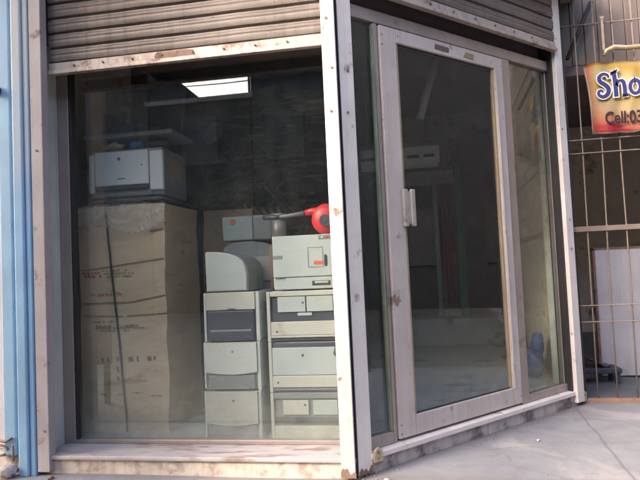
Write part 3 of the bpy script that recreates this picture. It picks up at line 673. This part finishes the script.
for x, n_, w_ in ((-1.70,1,.012),(-1.66,1,.008),(-1.595,3,.014),(-1.505,1,.03),(-1.46,1,.012),(-1.38,1,.026),(-1.345,1,.012)):
    for k in range(n_):
        b = MB(); ribbon(b, [(x+rnd.uniform(-.003,.003), .595-.062*k), (x+.004, .57-.062*k+rnd.uniform(-.01,.006))], w_, .003, .0012); part('stencil_mark', b, INKB, cb)
b = MB()
def film(u, v):
    x = -1.875 + .66*u; z = 1.44 + .17*v + (.03*math.sin(u*7) if v < .1 else 0)
    return (x, .395 + .012*noise.noise(Vector((u*6, v*4, 1))) - .008, z + .012*noise.noise(Vector((u*5, v, 5))))
b.grid(film, 40, 14, .001)
b.grid(lambda u, v: (-1.875+.66*u, .385+.6*v, 1.632+.025*noise.noise(Vector((u*6, v*6, 3)))), 30, 20, .001)
part('plastic_wrap', b, FILM, cb)
cb2 = thing('cardboard_box', 'darker brown carton standing behind and right of the tall pale box', 'box', (-1.0,1.4,.1))
part('carton', crumple((-1.22,1.06,.1), (-.82,1.6,1.60), 8, 8, 20, .016, 6), CARDD, cb2)
b = MB(); b.box((-1.04,1.035,.3), (-.99,1.042,1.5)); part('tape', b, TAPE, cb2)

def rbox(b, lo, hi, r=.012): return b.box(lo, hi, r, seg=3)
# printer on the box
lp = thing('laser_printer', 'white laser printer sitting on top of the tall cardboard box', 'printer', (-1.55,.7,1.67))
b = MB(); rbox(b, (-1.815,.50,1.665), (-1.275,.90,2.0), .02); part('body', b, PMID, lp)
b = MB(); rbox(b, (-1.77,.482,1.745), (-1.375,.52,1.985)); part('front_cover', b, PGREY2, lp)
b = MB(); rbox(b, (-1.368,.484,1.70), (-1.27,.52,1.975)); part('side_trim', b, PGREY2, lp); b = MB(); rbox(b, (-1.815,.486,1.70), (-1.777,.52,1.975)); part('side_trim', b, PGREY2, lp)
b = MB(); b.box((-1.76,.478,1.722), (-1.38,.499,1.742)); part('output_slot', b, PDARK, lp)
b = MB(); rbox(b, (-1.80,.49,1.635), (-1.29,.88,1.663)); part('base', b, PDARK, lp)
b = MB(); b.tube([(-1.585,.480,1.93),(-1.585,.484,1.93)], .012, 12); b.box((-1.60,.4805,1.79), (-1.54,.4825,1.797)); b.tube([(-1.42,.481,1.88),(-1.42,.484,1.88)], .006, 8); part('badge', b, LOGO, lp)
b = MB(); b.box((-1.274,.62,1.80), (-1.271,.80,1.93)); part('side_vent', b, CARDD, lp)
# board above with odds and ends
b = MB(); rbox(b, (-1.86,.50,2.085), (-1.20,.86,2.115), .004); 
sb = solo('scanner_lid', b, PMID, 'flat grey lid lying across the things on top of the printer', 'lid')
b = MB(); b.blob((-1.68,.58,2.035), (.085,.06,.036), .45, freq=5, seed=4); solo('crumpled_bag', b, mat('yellow_brown_bag', (.50,.42,.22), .5, .3, 15, stain=(.15,.1,.08), stain_amt=.6, stain_scale=18), 'crumpled yellow and brown packet squeezed under the grey lid', 'bag')
b = MB(); b.blob((-1.50,.57,2.034), (.052,.045,.036), .08, seed=2); solo('blue_ball', b, mat('blue_plastic', (.05,.22,.36), .4, .1), 'small round blue bundle squeezed under the grey lid beside the packet', 'ball')
b = MB(); b.blob((-1.35,.60,2.034), (.09,.06,.034), .3, seed=8); solo('cable_bundle', b, PDARK, 'black cable coil under the right end of the grey lid', 'cable')
b = MB(); rbox(b, (-1.70,.55,2.117), (-1.30,.75,2.16), .008); rbox(b, (-1.66,.56,2.16), (-1.44,.72,2.19), .006); solo('black_tray', b, PDARK, 'flat black plastic tray lying on the grey lid', 'tray')
def paper(name, x0, x1, y, z0, z1, tilt, mtl, lab, cat):
    b = MB(); b.grid(lambda u, v: (x0+(x1-x0)*u, y+tilt*v+.012*math.sin(u*5+v*3)+.01*noise.noise(Vector((u*4,v*4,x0))), z0+(z1-z0)*v+.02*noise.noise(Vector((u*3,0,x0)))*(v>.9)), 10, 10, .004)
    return solo(name, b, mtl, lab, cat)
GP = mat('grey_film', (.20,.20,.20), .5, .2, 6)
paper('plastic_sheet', -1.56, -1.25, .80, 2.14, 2.60, .1, GP, 'limp grey plastic sheet propped on the stack, right of the red curtain', 'sheet')
paper('plastic_sheet', -1.86, -1.68, .72, 2.12, 2.34, .06, GP, 'short grey sheet propped at the left end of the stack', 'sheet')
paper('red_cloth', -1.72, -1.58, .90, 2.15, 2.85, .04, mat('maroon_cloth', (.12,.03,.03), .9, .2), 'dark maroon cloth hanging behind the stack of odds and ends', 'cloth')
b = MB(); b.blob((-1.10,.95,2.20), (.10,.08,.10), .3, seed=5); solo('black_bundle', b, PDARK, 'round black bundle hanging right of the grey sheet', 'bundle')

# junk pile behind
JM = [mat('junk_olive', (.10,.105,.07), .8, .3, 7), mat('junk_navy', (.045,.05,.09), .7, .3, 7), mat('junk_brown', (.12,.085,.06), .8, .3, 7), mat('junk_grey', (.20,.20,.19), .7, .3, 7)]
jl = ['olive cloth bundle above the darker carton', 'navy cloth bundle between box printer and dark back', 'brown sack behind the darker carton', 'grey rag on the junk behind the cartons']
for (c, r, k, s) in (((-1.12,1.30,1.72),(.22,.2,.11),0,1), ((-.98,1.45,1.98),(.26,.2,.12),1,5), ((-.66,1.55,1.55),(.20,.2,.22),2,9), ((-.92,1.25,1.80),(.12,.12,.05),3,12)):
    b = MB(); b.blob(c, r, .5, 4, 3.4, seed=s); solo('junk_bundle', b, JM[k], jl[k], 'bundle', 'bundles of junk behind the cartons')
b = MB()
for i in range(11):
    x = rnd.uniform(-1.2,-.6); z = rnd.uniform(1.75,2.25); k1 = rnd.uniform(.04,.1)
    b.tube([(x+k1*math.sin(t*.42+i)+.008*t, 1.14+.05*math.cos(t*.3+i), z-.026*t+k1*.5*math.cos(t*.5+i)) for t in range(18)], .005, 6)
solo('tangled_cables', b, mat('cable_grey', (.07,.07,.07), .6, .2), 'tangle of grey cables hanging over the junk behind the cartons', 'cables')
b = MB()
for i in range(5):
    x = -.9+.06*i
    b.tube([(x,1.12,1.64-.02*i),(x+.03,1.08,1.60),(x+.09,1.1,1.53-.02*i)], .014, 6)
solo('packing_foam', b, mat('pale_foam', (.15,.13,.11), .8, .2), 'pale strips of foam spilling beside the darker carton', 'foam')

# printers right column
FY = .285
def printer(label, x0, x1, z0, z1, depth=.40, y=FY, bodym=PWHITE):
    t = thing('old_printer', label, 'printer', ((x0+x1)/2, y, z0), 'stacked old printers in the window')
    W_, H_ = x1-x0, z1-z0
    b = MB(); rbox(b, (x0,y+.012,z0+.003), (x1,y+depth,z1-.003), .010); part('body', b, bodym, t)
    def el(name, u0, u1, v0, v1, d, mtl, bev=.003, back=None, lab=None):
        b = MB(); b.box((x0+W_*u0, y-d, z1-H_*v1), (x0+W_*u1, y+.016 if back is None else back, z1-H_*v0), bev, seg=2); return part(name, b, mtl, t, lab)
    def dot(u, v, r=.007, mtl=LOGO, d=.005):
        b = MB(); b.tube([(x0+W_*u, y-d-.0015, z1-H_*v), (x0+W_*u, y-d+.002, z1-H_*v)], r, 12); part('logo', b, mtl, t)
    return t, el, dot
xr0, xr1 = -.487, -.085
t, el, dot = printer('light grey printer with orange label, topmost of the right stack', xr0, xr1, .998, 1.332, bodym=PGREY)
el('front_cover', .01,.99,.01,.76, .004, PGREY); el('paper_tray', .20,.99,.775,.985, .006, PGREY)
el('handle_slot', .01,.16,.36,.43, .0055, PMID); el('tray_handle', .60,.88,.84,.93, .008, PDARK); el('tray_grip', .64,.85,.85,.89, .010, PGREY)
for u0,u1,v0,v1 in ((.55,.562,.235,.60),(.775,.787,.235,.60),(.563,.774,.235,.248),(.563,.774,.588,.60)): el('label_border', u0,u1,v0,v1, .005, PLINE, 0)
el('orange_label', .64,.79,.49,.55, .006, ORANGE, 0); el('latch', .80,.835,.38,.58, .010, PDARK)
def vents(t, x, y0, y1, z, n_=5):
    for k in range(n_):
        b = MB(); b.box((x-.001, y0, z-.012*k), (x+.0015, y1, z-.012*k+.005)); part('vent_slot', b, PLINE, t)
vents(t, xr1, FY+.12, FY+.28, 1.25)
el('control_panel', .72,.97,.025,.10, .007, PMID); el('button', .76,.80,.045,.08, .009, PWHITE); el('button', .83,.87,.045,.08, .009, RED)
def open_front(label, z0, z1, style):
    x0 = -.532
    t, el, dot = printer(label, x0, xr1, z0, z1, bodym=PCREAM)
    el('side_column', .0,.045,.0,1, .010, PCREAM); el('side_column', .93,1,.0,1, .010, PCREAM)
    if style == 'door':
        el('top_bar', .05,.925,.0,.10, .012, PCREAM); el('dark_recess', .05,.925,.105,.60, -.004, PDARK)
        el('left_door', .15,.535,.11,.42, .006, PGREY); el('right_door', .55,.91,.11,.42, .006, PGREY); dot(.50,.24)
        el('silver_roller', .42,.62,.44,.50, .002, PGREY); el('tray_front', .05,.925,.61,.88, .012, PCREAM); el('tray_lip', .05,.925,.885,.925, .014, PCREAM)
        el('dark_slit', .05,.925,.93,.99, .002, PDARK); dot(.13,.80,.006, PDARK, .012); dot(.97,.2,.007,PDARK,.012); dot(.97,.92,.007,PDARK,.012)
    elif style == 'panel':
        el('dark_slit', .05,.925,.03,.11, .003, PDARK); el('front_cover', .05,.925,.115,.66, .010, PGREY); dot(.47,.27,.008,PDARK,.010)
        el('tray_front', .05,.925,.67,.90, .014, PCREAM); dot(.12,.80,.006,PDARK,.014); el('dark_slit', .05,.925,.91,.97, .004, PMID)
        b = MB(); b.tube([(xr1-.03,FY-.02,z1-.02),(xr1-.04,FY-.03,z1-.07),(xr1-.02,FY-.02,z1-.11)], [.006,.010,.004], 8); part('broken_hinge', b, PDARK, t)
    else:
        el('top_bar', .05,.925,.0,.12, .012, PMID); el('dark_recess', .05,.925,.125,.62, -.004, PMID)
        el('left_door', .17,.52,.16,.47, .006, PCREAM); el('right_door', .58,.91,.16,.47, .006, PGREY); dot(.47,.26,.007,PDARK,.006)
        el('dark_slit', .05,.925,.52,.68, .002, PDARK); el('tray_front', .05,.925,.70,.97, .012, PCREAM)
open_front('cream printer with two doors and dark opening, directly under the printer with the orange label', .692, .994, 'door')
open_front('cream printer with plain grey front panel, third down in the right stack', .388, .689, 'panel')
open_front('dirty grey and cream printer at the bottom of the right stack', .105, .385, 'low')
# left column
def tray_printer(label, x0, x1, z0, z1, style, topm):
    t, el, dot = printer(label, x0, x1, z0, z1, bodym=PGREY)
    if style == 'dark':
        el('top_cover', .05,.93,.0,.36, .012, topm); dot(.5,.17,.009); el('name_plate', .44,.58,.325,.35, .014, LOGO, 0)
        el('side_pillar', .0,.045,.0,1, .006, PWHITE); el('side_pillar', .935,1,.0,1, .006, PWHITE)
        el('paper_tray', .07,.91,.37,.99, .016, PDARK, .008); el('tray_ledge', .12,.86,.76,.80, .022, PMID); el('tray_lip', .10,.88,.81,.93, .019, PDARK)
    else:
        el('side_pillar', .0,.035,.0,.96, .006, PWHITE); el('side_pillar', .945,1,.0,1, .006, PWHITE)
        b = MB(); W_ = x1-x0; H_ = z1-z0
        n_ = 16; top = [(x0+W_*.04, z1-H_*.01), (x0+W_*.94, z1-H_*.01)]
        cur = [(x0+W_*(.94-.90*i/n_), z1-H_*((.62 if style == 'curve' else .66)+.05*math.sin(math.pi*i/n_))) for i in range(n_+1)]
        b.prism(top+cur, 'y', FY-.014, FY+.014); part('front_cover', b, topm, t); dot(.52,.2,.008,PLINE if style == 'curve' else LOGO,.014)
        el('paper_tray', .08,.90,.68,.985, .004, PMID, .01); el('tray_lip', .12,.80,.93,.975, .012, PMID)
tray_printer('grey printer with a black paper tray, second in the left stack', -.935, -.580, .700, 1.000, 'dark', PCREAM)
tray_printer('pale printer with curved white front, third in the left stack', -.945, -.585, .402, .697, 'curve', PWHITE)
vents(bpy.data.objects['old_printer.004'], -.580, FY+.1, FY+.25, .92)
tray_printer('dusty white printer at the bottom of the left stack', -.950, -.590, .105, .399, 'curve2', PCREAM)
# top of left stack: rounded printer turned sideways
t = thing('old_printer', 'small printer with rounded white side and dark grey front, topmost of the left stack', 'printer', (-.75,.4,1.0), 'stacked old printers in the window')
rp = [(-.915,1.006),(-.655,1.006),(-.652,1.10),(-.658,1.15),(-.675,1.188),(-.705,1.215),(-.76,1.238),(-.83,1.252),(-.905,1.256),(-.918,1.25)]
b = MB(); b.prism(rp, 'y', .285, .325); bmesh.ops.bevel(b.bm, geom=[e for e in b.bm.edges if all(abs(v.co.y-.285) < 1e-4 for v in e.verts)], offset=.008, segments=3, affect='EDGES', profile=.5); part('side_cover', b, PGREY, t)
b = MB(); b.prism([(x*.985-.008, z*.992+.006) for x, z in rp], 'y', .327, .66, smooth=False); part('body', b, PMID, t)
b = MB(); b.box((-.675,.35,1.03), (-.655,.62,1.12), .004); part('output_tray', b, PDARK, t)
b = MB(); b.box((-.90,.276,1.002), (-.66,.284,1.008)); part('foot', b, DARK, t)
t = thing('grey_printer', 'dull grey rounded printer half hidden behind the two stacks', 'printer', (-.75,.9,.99))
dm = [(-.93,1.0),(-.545,1.0),(-.54,1.22),(-.56,1.27),(-.62,1.31),(-.72,1.33),(-.86,1.325),(-.93,1.29)]
b = MB(); b.prism(dm, 'y', .68, .98); part('body', b, PMID, t)
b = MB(); b.box((-.91,.668,1.05), (-.57,.679,1.22), .004); part('front_cover', b, mat('dusty_grey_plastic', (.30,.31,.31), .5, .1), t)
t = thing('grey_printer', 'boxy blue grey printer with small red mark, above and behind the rounded ones', 'printer', (-.75,.9,1.34))
b = MB(); rbox(b, (-.94,.70,1.335), (-.585,1.0,1.51)); part('body', b, PMID, t)
b = MB(); rbox(b, (-.935,.688,1.34), (-.72,.702,1.505), .004); part('front_cover', b, mat('blue_grey_plastic', (.27,.32,.34), .5, .08), t)
b = MB(); b.tube([(-.86,.684,1.47),(-.86,.688,1.47)], .02, 12); part('red_mark', b, INKR, t)
b = MB(); b.tube([(-.515,.62,1.30),(-.515,.62,1.465)], .050, 20); b.tube([(-.515,.62,1.465),(-.515,.62,1.50)], [.058,.056], 20)
solo('metal_can', b, mat('grey_tin', (.28,.27,.27), .4, .1, metal=.4), 'small grey tin standing behind the topmost right printer', 'can')
b = MB(); b.box((-.60,.66,1.0), (-.42,1.0,1.298)); solo('small_carton', b, CARDD, 'small carton under the grey tin, hidden behind the printers', 'box')
# red blower on top of the right stack
bl = thing('red_blower', 'red electric hand blower with a long grey nozzle lying on the topmost right printer', 'blower', (-.17,.45,1.333))
b = MB()
b.blob((-.172,.45,1.432), (.088,.055,.098), .03, 3, 2, seed=1); b.tube([(-.30,.45,1.478),(-.26,.45,1.485),(-.20,.45,1.478),(-.14,.45,1.46)], [.018,.024,.030,.045], 16)
b.tube([(-.12,.45,1.46),(-.07,.45,1.45),(-.04,.46,1.41),(-.045,.46,1.36)], [.022,.02,.02,.02], 12)
part('housing', b, RED, bl)
b = MB(); b.tube([(-.165,.392,1.42),(-.165,.399,1.42)], .038, 20); b.tube([(-.165,.388,1.42),(-.165,.393,1.42)], .012, 12); part('fan_grille', b, PDARK, bl)
b = MB(); b.tube([(-.50,.46,1.462),(-.42,.455,1.468),(-.305,.45,1.478)], [.010,.011,.015], 12); part('nozzle', b, PMID, bl)
b = MB(); b.tube([(-.58,.48,1.47),(-.50,.46,1.462),(-.47,.459,1.464)], [.019,.017,.012], 12); part('nozzle_tip', b, PDARK, bl)

# deep interior through the door
ac = thing('air_conditioner', 'white slotted air conditioner hanging under the dark ceiling beyond the door', 'air conditioner', (.3,2.6,2.13))
b = MB(); b.prism([(2.54,2.12),(2.54,2.29),(2.63,2.36),(2.85,2.36),(2.85,2.12)], 'x', -.12, .72); part('casing', b, mat('dull_white', (.80,.80,.80), .5, .1), ac)
for x0, x1 in ((.40,.52),(.56,.67),(-.08,.10),(.14,.34)):
    b = MB(); b.box((x0,2.532,2.175), (x1,2.539,2.205)); part('vent_slot', b, DARK, ac)
for x in (.0,.6):
    b = MB(); b.tube([(x,2.72,2.36),(x,2.72,3.05)], .01, 6); part('hanger', b, RUST, ac)
b = MB(); b.grid(lambda u, v: (-2.0+1.95*u, 2.2+.04*math.sin(u*40)+.02*math.sin(u*17+v*3), .10+2.93*v), 120, 6, .008); solo('dark_backdrop', b, mat('backdrop_shade', (.035,.035,.05), .9, .3, 4), 'dark navy sheet standing in for the shade of the room behind the junk and cartons', 'curtain')  # added dark sheet, its colour keeps the room behind the junk in deep shade
b = MB(); b.tube([(.70,2.0,2.985),(.52,2.0,2.43)], .035, 10); solo('reflection_streak', b, mat('painted_reflection', (.5,.5,.5), .5, .1), 'milky grey streak standing in for a slanted reflection in the door glass', 'tube')  # pale solid streak modelled in place of a soft reflection on the pane
st = MB(); st.box((.02,3.70,.1), (1.515,4.25,.42), .004); part('rear_step', st, FLOOR, shop, 'raised pale step at the back of the room')
st = MB(); st.box((.02,4.26,.1), (1.515,4.36,3.05)); part('rear_partition', st, INW, shop, 'rear partition wall with the inner doorway')
bd = thing('inner_doorway', 'dim inner doorway with pale green jamb, dark green pillar and pale lintel at the back', 'doorway', (.6,4.2,.42))
b = MB(); b.box((.20,4.21,.421), (.725,4.25,2.10)); part('leaf', b, mat('navy_door', (.035,.045,.08), .6, .2), bd)
DG = mat('green_gloss', (.10,.46,.28), .5, .15)
b = MB(); b.box((.735,4.15,.421), (.785,4.258,2.12)); part('jamb', b, mat('pale_green_frame', (.62,.76,.66), .6, .15), bd)
b = MB(); b.box((.20,4.12,2.13), (1.008,4.257,2.30), .01); part('lintel', b, mat('dull_lintel', (.72,.68,.64), .8, .15), bd)
b = MB(); b.box((1.012,4.08,.421), (1.10,4.257,2.36)); part('pillar', b, DG, bd)
b = MB(); b.box((1.101,4.20,.421), (1.50,4.256,2.8)); part('side_panel', b, mat('brown_panel', (.16,.09,.07), .8, .2), bd)
STR = bpy.data.materials.new('red_striped_cloth'); STR.use_nodes = True
n = STR.node_tree.nodes; l = STR.node_tree.links; geo = n.new('ShaderNodeNewGeometry'); wv = n.new('ShaderNodeTexWave'); wv.bands_direction = 'X'; wv.inputs['Scale'].default_value = 12; wv.inputs['Distortion'].default_value = 3; wv.inputs['Detail Scale'].default_value = 4
l.new(geo.outputs['Position'], wv.inputs[0]); cr = n.new('ShaderNodeValToRGB'); cr.color_ramp.elements[0].color = (.80,.03,.08,1); cr.color_ramp.elements[1].color = (.85,.30,.34,1); l.new(wv.outputs[0], cr.inputs[0]); l.new(cr.outputs[0], n['Principled BSDF'].inputs['Base Color'])
b = MB(); b.grid(lambda u, v: (.83+.15*u, 4.09+.015*math.sin(u*19), .56+1.52*v), 24, 4, .006); solo('red_curtain', b, STR, 'narrow red striped curtain hanging beside the dark green pillar', 'curtain')
b = MB(); b.box((.78,3.93,.421), (1.0,4.06,.51), .01); solo('pale_block', b, mat('pale_block', (.74,.66,.55), .8, .2, 8), 'pale block on the raised step under the red striped curtain', 'block')
# things along the right wall
paper2 = lambda y0, y1, z0, z1, x, mtl, name, lab, cat: solo(name, MB().grid(lambda u, v: (x-.02*math.sin(u*7+v*2)-.015*noise.noise(Vector((u*5,v*5,y0))), y0+(y1-y0)*u, z0+(z1-z0)*v), 14, 14, .006), mtl, lab, cat)
paper2(3.4,3.95,1.65,2.35,1.46, mat('dull_paper', (.60,.56,.56), .8, .1), 'wall_poster', 'dull blank poster on the side wall deep inside the shop', 'poster')
paper2(2.9,3.68,.45,1.60,1.42, mat('brown_hanging_cloth', (.20,.09,.07), .9, .3, 5), 'hanging_cloth', 'dark reddish brown cloth hanging on the side wall inside the door', 'cloth')
paper2(2.5,3.35,1.95,2.9,1.44, mat('black_hanging_cloth', (.03,.025,.03), .9, .3, 5), 'hanging_cloth', 'black cloth hanging high on the side wall inside the door', 'cloth')
b = MB()
for k, (y, z, r) in enumerate(((2.80,1.10,.05),(2.78,.92,.06),(2.83,.72,.05),(2.79,.52,.07),(2.80,.32,.09))): b.blob((1.40,y,z), (.05,r,.13), .35, 3, 4, seed=k)
solo('plastic_bags', b, mat('greyish_bag', (.66,.66,.58), .6, .25, 12), 'crumpled pale plastic bags hung in a string on the side wall inside the door', 'bags')
b = MB(); b.prism([(3.05,.10),(3.62,.10),(3.40,1.05),(3.22,1.05)], 'x', 1.47, 1.50); solo('plywood_sheet', b, WOOD, 'sunlit tan plywood offcut leaning on the side wall behind the door edge', 'board')
b = MB(); b.blob((1.36,1.95,.22), (.09,.14,.13), .25, 3, 3, seed=21); b.blob((1.40,1.92,.38), (.05,.08,.10), .35, 3, 4, seed=22)
solo('blue_bag', b, mat('blue_bag', (.03,.10,.30), .6, .2), 'blue plastic bag on the floor behind the narrow right pane', 'bag')
b = MB(); b.blob((1.34,2.72,.16), (.09,.16,.07), .4, 3, 3, seed=30); solo('rubbish_heap', b, mat('grey_rubbish', (.22,.21,.18), .8, .3, 9), 'low heap of grey rubbish on the floor inside the door', 'rubbish')

# ================================================================ small litter on the pavement
PEB = mat('pebble_grey', (.36,.33,.31), .9, .3, 30)
def pebble(x, y, r, lab, mtl=PEB, sd_=0):
    b = MB(); b.blob((x,y,r*.3-.003), (r,r*.8,r*.6), .35, 2, 2, seed=sd_); solo('pebble', b, mtl, lab, 'pebble')
pebble(1.07,.62,.009, 'tiny white stone alone on the pavement in front of the door', mat('white_stone', (.7,.7,.68), .8, .1), 3)
pebble(-1.75,-.07,.020, 'dark pebble by the foot of the pinkish white post', RUST, 7)
pebble(-1.80,-.12,.012, 'small grey pebble in front of the pinkish white post', PEB, 9)
pebble(.16,-.03,.018, 'broken crumb of stone beside the lug at the corner post', PEB, 11)
pebble(.05,-.09,.012, 'small crumb of stone in front of the corner post', PEB, 13)

g = MB()
for i in range(420):
    if i % 3: 
        s0 = rnd.uniform(.0, 2.1); q0 = -abs(rnd.gauss(0,.05)) - .004; P = FB @ Vector((s0, q0, 0))
    else: P = Vector((rnd.uniform(-.3,2.4), rnd.uniform(-.1,1.3), 0))
    if (FB.inverted() @ P).y > -.003: continue
    rr_ = rnd.uniform(.001,.004) * (1.6 if rnd.random() < .08 else 1)
    q = bmesh.ops.create_icosphere(g.bm, subdivisions=1, radius=rr_, matrix=Matrix.Translation((P.x, P.y, rr_*.3 - .002)))
o = part('grit', g, mat('grit_grey', (.28,.25,.23), .9, .4, 60)); o['label'] = 'fine grit and crumbs scattered on the pavement along the door step'; o['category'] = 'grit'; o['kind'] = 'stuff'
# ================================================================ across the street (seen in the glass)
def house(name_l, x0, x1, y0, y1, h, wallm, nwin, face, cat='building', fl=2):
    t = thing('street_house', name_l, cat, ((x0+x1)/2,(y0+y1)/2,0), 'houses across the street')
    b = MB(); b.box((x0,y0,0), (x1,y1,h)); part('wall', b, wallm, t)
    b = MB(); b.box((x0-.1,y0-.1,h), (x1+.1,y1+.1,h+.12)); part('roof', b, FASC, t)
    for f_ in range(fl):
        z = 1.0 + f_*2.9
        if h > 8 and f_ == 1: continue
        for k in range(nwin):
            if face == 'y':
                x = x0+(x1-x0)*(k+.5)/nwin; lo, hi = (x-.5,y1,z), (x+.5,y1+.04,z+1.3)
            else:
                y = y0+(y1-y0)*(k+.5)/nwin; lo, hi = (x0-.04,y-.5,z), (x0,y+.5,z+1.3)
            b = MB(); b.box(lo, hi); part('window', b, H4, t)
    return t
H4 = mat('street_window', (.035,.035,.04), .5, .2)
H1 = mat('street_wall_brown', (.09,.075,.06), .9, .2, 2, stain=(.07,.06,.05), stain_amt=.5); H2 = mat('street_wall_grey', (.03,.03,.036), .9, .2, 2, stain=(.05,.05,.05), stain_amt=.5)
H3 = mat('street_wall_teal', (.03,.032,.042), .9, .2, 2)
house('tall brown house across the street, left end', -13.0, -6.3, -10.6, -10, 7.6, H1, 4, 'y')
house('lower grey house across the street behind the wires', -6.25, -3.45, -14, -10, 5.58, H2, 1, 'y')
b = MB(); b.prism([(-6.2,5.705),(-4.80,5.705),(-5.34,6.19),(-6.2,6.19)], 'y', -10.4, -10.0); solo('sky_mask_wedge', b, H2, 'wedge added on the lower grey house to slant the edge of the reflected sky', 'roof')  # added wedge, gives the reflected sky patch its slanted left edge
house('tall grey house across the street facing the window', -3.4, 3.5, -14, -10, 7.8, H3, 4, 'y')
house('dark house across the street near the right corner', 3.6, 11, -14, -10, 7.0, H1, 3, 'y')
house('house closing the street on the right, nearest the grille shop', 9.5, 14, -3, 5, 8.2, H2, 4, 'x')
house('house closing the street on the right, further from the grille shop', 9.5, 14, -9.5, -3.1, 7.4, H3, 3, 'x')
aw = thing('sky_mask_board', 'blank board added over the lower grey house to crop the reflected sky', 'hoarding', (-4.3,-10,5.7))  # added board, masks the sky above the notch reflected in the window
b = MB(); b.box((-6.2,-10.06,6.195), (-3.42,-9.98,7.4)); part('board', b, H2, aw)
for x in (-3.47,-3.44):
    b = MB(); b.box((x,-10.06,5.705), (x+.02,-9.99,6.19)); part('leg', b, H2, aw)
b = MB()
b.tube([(-13,-9.4,6.2),(-8,-9.3,5.85),(-4,-9.4,5.82),(0,-9.3,5.85),(9,-9.4,6.2)], .015, 5)
solo('overhead_wire', b, DARK, 'black overhead wire strung along the far side of the street', 'wire')
